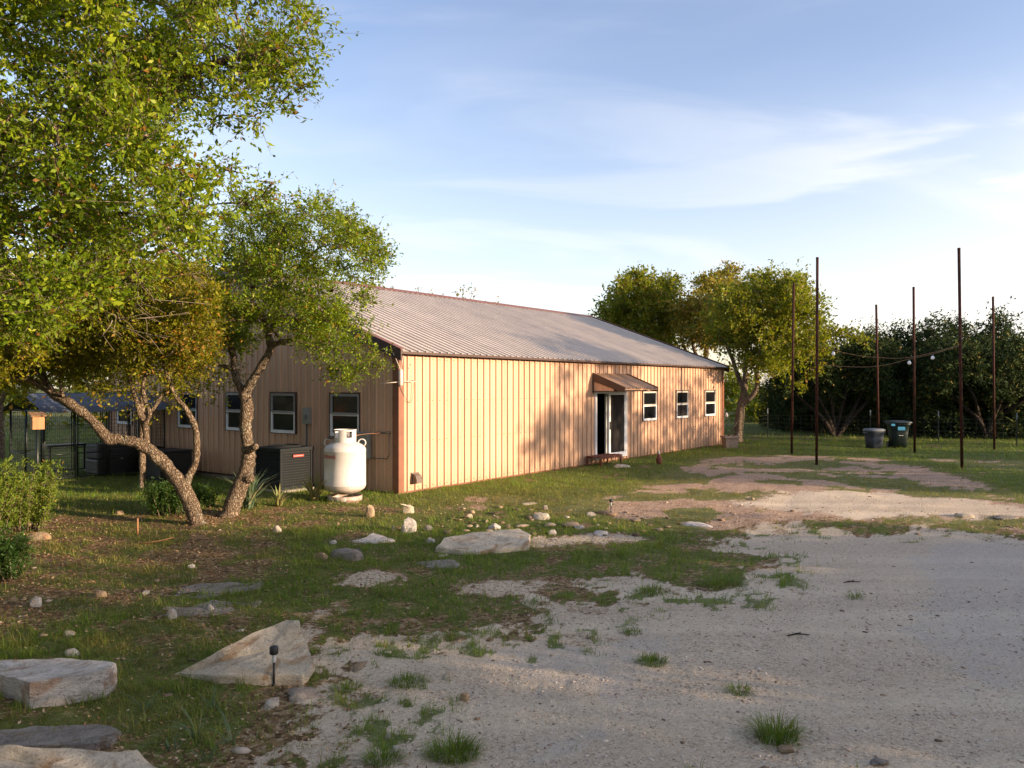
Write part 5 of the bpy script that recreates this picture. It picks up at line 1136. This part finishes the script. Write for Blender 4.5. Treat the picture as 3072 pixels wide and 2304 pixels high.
# trees off to the right, between the low sun and the yard, whose shade lies over it; left and rear oaks are added to dim the gable
offs = [(15.5, 7.6, 2.5, 1.5, .8), (14.5, 4.3, 3.5, 2.0, .8), (16.5, 1.2, 4.8, 2.2, .7), (14.0, -1.6, 4.6, 2.1, .7), (16.5, -5.0, 4.8, 2.2, .8), (20.5, -2.0, 5.2, 2.4, .6), (21, 2.8, 5.2, 2.3, .6), (13, -7.5, 4.6, 2.1, .8), (19.5, 6.4, 3.2, 1.6, .8), (11.5, -11, 4.6, 2.1, .8),
        (23.5, -6.5, 5.4, 2.4, .9), (24.5, 0.2, 5.4, 2.3, .9), (18.5, 4.2, 4.2, 2.0, .8), (26, 5.0, 5.0, 2.2, .9), (-13, -3, 6.5, 3.0, 1.3), (-8, -8, 6.5, 3.0, 1.3), (-1, -11, 6.0, 3.0, 1.3), (-16, 5, 6.5, 3.0, 1.3), (5, -12, 6.0, 2.8, 1.3),
        (26.5, 16.2, 8.8, 3.5, 1.5), (31.0, 19.3, 8.0, 2.6, .8), (27.0, 13.4, 7.0, 2.2, 1.2), (28, 22.5, 5.2, 2.2, 1.0), (31, 27, 5.8, 2.4, 1.0), (-10.5, 4.5, 8.5, 4.2, 1.3), (-7.5, -1.5, 7.5, 3.4, 1.3), (-14.5, 10.5, 7.0, 2.6, 1.2), (-18, 14, 8.0, 3.2, 1.3), (-18.5, 7.5, 9, 3.6, 1.3), (-13.5, 0.5, 8.5, 3.4, 1.3)]
for i, (x, y, h, rd, dn) in enumerate(offs):
    generic_tree('live_oak', ('oak out of view to the right that shades the yard' if x > 10 else 'added unseen oak behind or left of the viewer that dims the gable'), (x, y), h, rd, 'leafF', 140 + i, int(30 * (1 if i < 14 else 1.4)), (520 * dn * 1.7 if x < 22 and x > 10 else 260 * dn if x < 10 else 480 * dn), .15 if x > 10 else .24, simplewood=True, keep=0, low=.12 if i < 14 else .30, trunk_r=.14, group=('oaks out of view to the right' if x > 10 else 'added unseen oaks behind or left of the viewer'))

# ------------------------------------------------------------------ shrubs and yuccas
def shrub(label, px, py, w, h, n, lm, seed, name='shrub', size=.045, d_off=0):
    p = G(px, py); rr = random.Random(seed); root = empty(name, p, 0, label, 'shrub'); mb = MB(); P0, P1 = [], []
    for i in range(n):
        a = rr.uniform(0, 6.28); q = math.sqrt(rr.random()) * w * .32; s = Vector((math.cos(a) * q, math.sin(a) * q * .6, -.03)); hh = h * rr.uniform(.55, 1.05); e = s + Vector((math.cos(a) * w * .18 + rr.uniform(-.12, .12), rr.uniform(-.15, .15), hh)) 
        pts = bez(s, e, .07, 6, rr); mb.tube(pts, [.009, .008, .006, .005, .004, .002], 4)
        for k in range(1, 6):
            for _ in range(2): q_ = pts[k]; P0.append(q_); P1.append(q_ + Vector((rr.uniform(-.13, .13), rr.uniform(-.13, .13), rr.uniform(.02, .16))))
    mb.build('stems', MT['bark'], root); r = np.random.default_rng(seed); P0, P1 = np.array(P0), np.array(P1); n_ = len(P0); k = 14
    t = r.random((n_, k, 1)); P = P0[:, None] + (P1 - P0)[:, None] * t + r.normal(0, .012, (n_, k, 3)); ax = (P1 - P0)[:, None] * 3 + r.normal(0, .6, (n_, k, 3)); ax /= np.linalg.norm(ax, axis=2)[..., None]
    bx_ = np.cross(ax, r.normal(size=(n_, k, 3))); bx_ /= np.linalg.norm(bx_, axis=2)[..., None]; S = size * r.uniform(.6, 1.3, (n_, k, 1)); P, ax, bx_, S = [q.reshape(-1, q.shape[-1]) for q in (P, ax, bx_, S)]
    Vv = np.stack([P, P + ax * S * .5 + bx_ * S * .16, P + ax * S, P + ax * S * .5 - bx_ * S * .16], 1).reshape(-1, 3)
    tn = np.clip(r.normal(.6, .25, len(P)), 0, 1); obj('foliage', mesh_np('foliage', Vv, np.arange(len(Vv)).reshape(-1, 4), MT[lm], {'tint': ('FACE', tn)}), root); return root
shrub('yellow green upright shrub at the left edge in front of the kennel', 60, 1592, 1.35, 1.1, 60, 'leafS', 1, size=.06)
shrub('yellow green bush leaning in from the left edge beside the upright shrub', -60, 1600, 1.5, 1.0, 60, 'leafS', 4, size=.06)
shrub('dark green shrub low at the left edge below the sunlit one', 5, 1740, .75, .55, 60, 'leafD', 2, size=.05)
shrub('small green shrub at the foot of the leaning oak', 505, 1545, .9, .55, 46, 'leafD', 3, size=.06)
shrub('small feathery weed behind the leaning oak base', 610, 1520, .5, .35, 20, 'leafD', 5, size=.06)
for px, py, hm, n, lab, m, wpx in [(745, 1525, 2*.30, 110, 'blue green yucca at the foot of the forked oak', 'yucca', 90), (836, 1518, .33, 34, 'small pale yucca between blue green one and white tank', 'yuccadry', 70), (942, 1500, .50, 44, 'yellowish yucca touching the left side of the white tank', 'yuccadry', 90)]:
    tuft(px, py, wpx, hm, n, lab, 'yucca', 0, .045, (.1, 1.15), .35, 'yucca', m, 3, (.5, .3))
p = G(413, 1604); mb = MB().tube([(0, 0, -.05), (0, .0, .27)], [.016, .012], 6); o = mb.build('wooden_stake', MT['cedar'], None, p); tag(o, 'short bare wooden stake stuck in the ground left of the leaning oak', 'stake')
p = G(425, 1600); mb = MB().tube([(0, 0, .01), (.25, .1, .03), (.4, .3, .05)], [.012, .01, .006], 5); o = mb.build('fallen_stick', MT['cedar'], None, (p.x + .4, p.y - .9, p.z)); tag(o, 'thin dry stick lying on the litter near the stake', 'stick')
for px, py, lab in ((2400, 1910, 'dark forked twig lying on the gravel in the middle right'), (2560, 1750, 'short dark driftwood piece on the gravel above the thin tuft')):
    p = G(px, py); mb = MB().tube([(-.12, 0, .012), (-.02, .03, .02), (.10, .02, .014)], [.006, .009, .004], 5).tube([(-.02, .03, .02), (.05, .10, .014)], [.005, .003], 5); o = mb.build('twig', MT['barkdark'], None, p); tag(o, lab, 'twig')

# ------------------------------------------------------------------ solar path lights
def solar(px, py, h, label, rz=0):
    p = G(px, py); s = h / .33; root = empty('solar_light', p, 0, label, 'garden light')
    MB().lathe([(0, -.02), (.011, -.02), (.011, .195), (0, .195)], 12).build('stem', MT['black'], root).scale = (s, s, s)
    MB().lathe([(.018, .195), (.018, .265), (.0, .265)], 14).build('lens_tube', MT['smoked'], root).scale = (s, s, s)
    MB().lathe([(0, .262), (.033, .262), (.036, .268), (.036, .315), (.031, .325), (0, .326)], 20).build('cap', MT['black'], root).scale = (s, s, s)
    MB().lathe([(0, -.01), (.02, -.01), (.014, .015), (.011, .018)], 12).build('ground_collar', MT['black'], root).scale = (s, s, s)
solar(822, 2056, .33, 'black solar path light standing in front of the wedge boulder')
solar(1833, 1545, .30, 'black solar path light far off on the stony bank')

# ------------------------------------------------------------------ poles and string lights
poles = []
for i, (tx, ty, bx_, by, lab) in enumerate([(2381, 850, 2375, 1362, 'thin rusty pole in front of the large oak, left of the tall one'), (2452, 772, 2449.6, 1398.5, 'tall rusty pole at left front holding one end of the light strings'),
        (2628.6, 914, 2636, 1344, 'shortest rusty pole in front of the grey trash can'), (2740.7, 861, 2744, 1358, 'rusty pole just right of the dark bin'), (2876.8, 744, 2886, 1405, 'tallest rusty pole at right front holding the light strings'), (2979, 890, 2983, 1350, 'rightmost rusty pole in the lawn')]):
    b = G(bx_, by); t = W(tx, ty, b.y); rad = .040; o = MB().tube([(0, 0, -.1), (t.x - b.x, 0, t.z - b.z)], [rad, rad], 14).build('rusty_pole', MT['rust'], None, b); tag(o, lab, 'pole', 'rusty poles around the string lights')
    MB().lathe([(0, t.z - b.z + .004), (rad * .86, t.z - b.z + .004), (rad * 1.05, t.z - b.z - .0), (rad * 1.05, t.z - b.z - .05)], 14, t.x - b.x, 0).build('pole_cap', MT['rust'], o); poles.append((b, t))
d2, d5 = poles[1][0].y, poles[4][0].y
def cord(pix, dA_, dB_, bulbs, label):
    n = len(pix); pts = [W(x, y, dA_ + (dB_ - dA_) * (x - pix[0][0]) / (pix[-1][0] - pix[0][0])) for x, y in pix]; s = spline([tuple(p) for p in pts], 8)
    root = empty('string_light', pts[0], 0, label, 'string light', 'string lights between the poles'); o0 = pts[0]
    MB().tube([Vector(q) - o0 for q in s], .0055, 5).build('cord', MT['cord'], root)
    for x in bulbs:
        k = min(range(len(s)), key=lambda i: abs((s[i][0] / s[i][1]) * F + 1536 - x)); q = Vector(s[k]) - o0
        sk = MB().lathe([(0, 0), (.018, 0), (.02, -.05), (0, -.05)], 10).build('socket', MT['black'], root, q); MB().lathe([(.016, -.045), (.045, -.09), (.05, -.12), (.035, -.155), (0, -.165)], 14).build('bulb', MT['bulb'], sk)
cord([(2453, 1036), (2500, 1050), (2570, 1066), (2640, 1073), (2710, 1074), (2790, 1060), (2880, 1035)], d2, d5, [2502], 'upper light string with one bulb, strung between the two tall front poles')
cord([(2452, 1094), (2520, 1099), (2600, 1101), (2660, 1094), (2728, 1077), (2798, 1062), (2880, 1037)], d2 + .1, d5, [2728, 2798], 'lower light string with two bulbs, strung between the two tall front poles')

# ------------------------------------------------------------------ bins
p = G(2622, 1345)
tc_ = empty('trash_can', p, .2, 'low slate grey trash can with pale lid behind the shortest pole', 'trash can')
mb = MB(); nn = 28
def rr_ring(w, d, z, r_=.12):
    out = []
    for k in range(nn):
        a = 2 * math.pi * k / nn; c, s = math.cos(a), math.sin(a); e = 4.5; q = (abs(c) ** e + abs(s) ** e) ** (-1 / e); out.append((w / 2 * c * q, d / 2 * s * q, z))
    return out
def loft(rings, cap=True):
    mb = MB(); vs = [v for g in rings for v in g]; fs = [(i * nn + k, i * nn + (k + 1) % nn, (i + 1) * nn + (k + 1) % nn, (i + 1) * nn + k) for i in range(len(rings) - 1) for k in range(nn)]
    mb.add(vs, fs, True)
    if cap: o = (len(rings) - 1) * nn; mb.f += [tuple(reversed(range(nn))), tuple(o + k for k in range(nn))]; mb.sm += [False, False]
    return mb
loft([rr_ring(.50, .46, 0), rr_ring(.56, .50, .35), rr_ring(.62, .54, .60), rr_ring(.66, .58, .61), rr_ring(.66, .58, .65)]).build('can_body', MT['greyplastic'], tc_)
loft([rr_ring(.70, .60, .652), rr_ring(.71, .61, .69), rr_ring(.62, .54, .735), rr_ring(.3, .3, .75)]).build('lid', MT['greyplastic2'], tc_)
for s in (-1, 1): MB().tube([(s * .33, -.08, .60), (s * .42, -.08, .58), (s * .42, .08, .58), (s * .33, .08, .60)], .016, 6).build('handle', MT['greyplastic2'], tc_)
p = G(2694, 1344)
bn = empty('wheeled_bin', p, -.15, 'tall dark green wheeled bin with blue sticker left of the fourth pole', 'bin')
loft([rr_ring(.54, .56, .06), rr_ring(.62, .66, .6), rr_ring(.70, .76, .90), rr_ring(.78, .84, .905), rr_ring(.78, .84, .96)]).build('bin_body', MT['greenplastic'], bn)
loft([rr_ring(.86, .92, .962), rr_ring(.88, .94, .99), rr_ring(.80, .86, 1.03), rr_ring(.5, .5, 1.05)]).build('lid', MT['greenplastic'], bn)
MB().box(-.13, .13, -.405, -.392, .70, .83).build('sticker', MT['bluesticker'], bn)
MB().box(-.43 + .06, -.24, -.44, -.40, .86, .94).build('rim_sticker', MT['bluesticker'], bn)
MB().box(-.08, .08, -.36, -.345, .49, .51).build('recycle_mark', MT['pale'], bn)
for s in (-1, 1): MB().tube([(s * .27, .2, .12), (s * .33, .2, .12)], .12, 18).build('wheel', MT['black'], bn)

# ------------------------------------------------------------------ planter at the far corner
p = G(2190, 1342); pn = empty('planter', p, .1, 'pale stone planter box at the far corner of the building', 'planter')
mb = MB(); mb.add([(-.22, -.2, 0), (.22, -.2, 0), (.22, .2, 0), (-.22, .2, 0), (-.26, -.24, .36), (.26, -.24, .36), (.26, .24, .36), (-.26, .24, .36)], [(0, 1, 5, 4), (1, 2, 6, 5), (2, 3, 7, 6), (3, 0, 4, 7), (0, 3, 2, 1)])
mb.box(-.30, .30, -.28, -.2, .361, .44, .01).box(-.30, .30, .2, .28, .361, .44, .01).box(-.30, -.22, -.2, .2, .361, .44).box(.22, .30, -.2, .2, .361, .44); mb.build('planter_box', MT['planter'], pn)
MB().box(-.22, .22, -.2, .2, .32, .35).build('soil', MT['barkdark'], pn)
o = MB().tube([(0, 0, 0), (.45, 0, .75)], [.03, .02], 7).build('driftwood', MT['bark'], None, (p.x - .1, p.y, p.z + .35)); tag(o, 'weathered branch leaning up out of the planter', 'branch')
o = MB().tube([(0, 0, 0), (.0, 0, 1.5)], .02, 6).build('garden_post', MT['bark'], None, (p.x - .16, p.y + .25, p.z)); tag(o, 'thin upright post beside the planter', 'post')
MB().lathe([(0, 1.14), (.05, 1.16), (.07, 1.22), (.04, 1.3), (0, 1.32)], 10, .09).build('gourd', MT['pale'], o)

# ------------------------------------------------------------------ wire fence
f0 = Vector(B2W(LEN + .3, .3, 0)); fl = [(f0.x, f0.y), tuple(G(2303, 1312)[:2]), tuple(G(2611, 1322)[:2]), tuple(G(2815, 1329)[:2]), tuple(G(3050, 1340)[:2]), tuple(G(3300, 1348)[:2])]
fn = empty('wire_fence', (fl[0][0], fl[0][1], 0), 0, 'wire mesh field fence on thin posts across the right lawn', 'fence'); fo = Vector((fl[0][0], fl[0][1], 0)); mbw = MB()
for i in range(len(fl) - 1):
    a, b = Vector((*fl[i], 0)), Vector((*fl[i + 1], 0)); n = max(2, int((b - a).length / .45))
    for z in (.08, .2, .34, .5, .68, .86, 1.02): mbw.tube([a - fo + Vector((0, 0, z)), b - fo + Vector((0, 0, z - .01))], .0045, 3, False)
    for k in range(n): q = a.lerp(b, k / n) - fo; mbw.tube([q + Vector((0, 0, .02)), q + Vector((0, 0, 1.02))], .0032, 3, False)
o = mbw.build('wire_mesh', MT['wire'], fn); o['kind'] = 'stuff'
for i, q in enumerate(fl):
    pz = Vector((*q, float(height(*q)))) - fo; o = MB().box(-.02, .02, -.004, .004, 0, 1.08).box(-.004, .004, -.022, .018, 0, 1.08).build('fence_post', MT['tpost'], fn, pz); MB().box(-.021, .021, -.023, .019, 1.082, 1.32).build('post_tip', MT['greyplastic2'], o)

# ------------------------------------------------------------------ kennel with tarp canopy
K0 = W(130, 1440, 19.75); kz = float(height(K0.x, K0.y)) 
kn = empty('dog_kennel', (K0.x, K0.y, kz), TH, 'black wire panel kennel under a grey tarp canopy beside the gable end', 'kennel')
KL, KW, KH = 3.2, 2.0, 1.80
def kpanel(x0, y0, x1, y1):
    a, b = Vector((x0, y0, 0)), Vector((x1, y1, 0)); t = .018; mb = MB(); u_ = (b - a).normalized() * .03; a = a + u_; b = b - u_
    for q in (a, b): mb.tube([q + Vector((0, 0, .03)), q + Vector((0, 0, KH))], t, 8)
    for z in (.05, .66, KH - .03): mb.tube([a + Vector((0, 0, z)), b + Vector((0, 0, z))], t * .85, 8)
    o = mb.build('kennel_panel', MT['kennelsteel'], kn); w = MB(); n = int((b - a).length / .05)
    for k in range(1, n): q = a.lerp(b, k / n); w.tube([q + Vector((0, 0, .05)), q + Vector((0, 0, KH - .03))], .0028, 3, False)
    for k in range(1, int(KH / .10)): w.tube([a + Vector((0, 0, k * .10)), b + Vector((0, 0, k * .10))], .0028, 3, False)
    o2 = w.build('wire_infill', MT['kwire'], o); o2['kind'] = 'stuff'
for k in range(4): kpanel(k * .8, 0, (k + 1) * .8, 0); kpanel(k * .8, KW, (k + 1) * .8, KW)
kpanel(0, 0, 0, KW / 2); kpanel(0, KW / 2, 0, KW); kpanel(KL, 0, KL, KW)
# sagging gable canopy
nx, ny = 26, 17; X = np.linspace(-.12, KL + .12, nx); Yc = np.linspace(-.16, KW + .16, ny); gx, gy = np.meshgrid(X, Yc, indexing='ij')
gz = KH + .03 + .42 * (1 - np.abs(gy - KW / 2) / (KW / 2 + .16)) - .05 * np.abs(np.sin(gx / .8 * math.pi)) * (1 - .4 * np.abs(gy - KW / 2)) + (fbm(gx, gy, 3, 2, 7) - .5) * .03
gz[:, 0] -= .08; gz[:, -1] -= .08; gz[0] -= .03; gz[-1] -= .03
idx = np.arange(nx * ny).reshape(nx, ny); q4 = np.stack([idx[:-1, :-1], idx[1:, :-1], idx[1:, 1:], idx[:-1, 1:]], -1).reshape(-1, 4); V1 = np.stack([gx, gy, gz], -1).reshape(-1, 3)
obj('tarp_canopy', mesh_np('tarp_canopy', np.vstack([V1, V1 - [0, 0, .006]]), np.vstack([q4, q4[:, ::-1] + nx * ny]), MT['tarp'], None, True), kn)
mb = MB()
for x in (0, .8, 1.6, 2.4, KL): mb.tube([(x, 0, KH), (x, KW / 2, KH + .40), (x, KW, KH)], .014, 6)
mb.tube([(0, KW / 2, KH + .40), (KL, KW / 2, KH + .40)], .014, 6); mb.build('canopy_bows', MT['kennelsteel'], kn)
# dog crate, table, storage box, second crate
cr = Vector((K0.x, K0.y, kz)) + Vector((U[0] * 1.45 - V[0] * .1, U[1] * 1.45 - V[1] * .1, 0)) + Vector((V[0] * .35, V[1] * .35, .02))
c1 = empty('dog_crate', cr, TH, 'black plastic dog crate with vented grey upper half inside the kennel', 'dog crate')
MB().box(0, 1.25, 0, .7, 0, .40, .04).build('crate_base', MT['black'], c1); MB().box(.01, 1.24, .01, .69, .402, .82, .06).build('crate_top', MT['cratetop'], c1)
mb = MB()
for i in range(4):
    for j in range(12): mb.box(.12 + j * .09, .18 + j * .09, .004, .012, .47 + i * .075, .50 + i * .075)
o = mb.build('vent_slots', MT['acdark'], c1); o['kind'] = 'stuff'
MB().tube([(.62, -.02, .42), (.62, -.05, .40), (.66, -.05, .40)], .012, 6).build('latch', MT['pale'], c1)
tb = Vector((K0.x, K0.y, kz)) + Vector((U[0] * 1.2 + V[0] * 2.6, U[1] * 1.2 + V[1] * 2.6, 0)); t1 = empty('patio_table', tb, TH, 'small black table behind the kennel', 'table')
MB().box(0, 1.1, 0, .6, .66, .72, .01).build('table_top', MT['black'], t1)
for x, y in ((.05, .05), (1.0, .05), (.05, .5), (1.0, .5)): MB().box(x, x + .05, y, y + .05, 0, .66).build('leg', MT['black'], t1)
sbp = Vector(B2W(-1.3, 7.4, 0)); sb_ = empty('storage_box', (sbp.x, sbp.y, float(height(sbp.x, sbp.y)) - .02), TH, 'black storage box against gable wall between kennel and oaks', 'storage box')
MB().box(0, .9, 0, .95, 0, .74, .02).build('box_body', MT['black'], sb_); MB().box(-.02, .92, -.02, .97, .742, .80, .02).build('box_lid', MT['black'], sb_)
# nest box on a post in front of the kennel
nb = G(112, 1478); nz_ = W(112, 1288, nb.y).z
ps = MB().tube([(0, 0, -.05), (0, 0, nz_ - nb.z)], .036, 10).build('nest_box_post', MT['kennelsteel'], None, nb); tag(ps, 'dark metal post carrying the wooden nest box', 'post')
nx_ = empty('nest_box', (nb.x, nb.y, nz_), .75, 'orange cedar nest box on a dark post in front of the kennel', 'nest box'); w = .24
MB().box(-w / 2, w / 2, -w / 2, -w / 2 + .02, .002, .30).build('front_board', MT['cedar'], nx_); MB().box(-w / 2, w / 2, w / 2 - .02, w / 2, .002, .36).build('back_board', MT['cedar'], nx_)
for s in (-w / 2, w / 2 - .02): MB().prism([(-w / 2 + .021, .002), (w / 2 - .021, .002), (w / 2 - .021, .355), (-w / 2 + .021, .305)], 'x', s + .001, s + .019).build('side_board', MT['cedar'], nx_)
MB().prism([(-w / 2 - .07, .295), (w / 2 + .03, .372), (w / 2 + .03, .392), (-w / 2 - .07, .315)], 'x', -w / 2 - .04, w / 2 + .04).build('box_roof', MT['cedar_top'], nx_)
MB().box(-w / 2 + .021, w / 2 - .021, -w / 2 + .021, w / 2 - .021, .003, .02).build('floor_board', MT['cedar'], nx_)
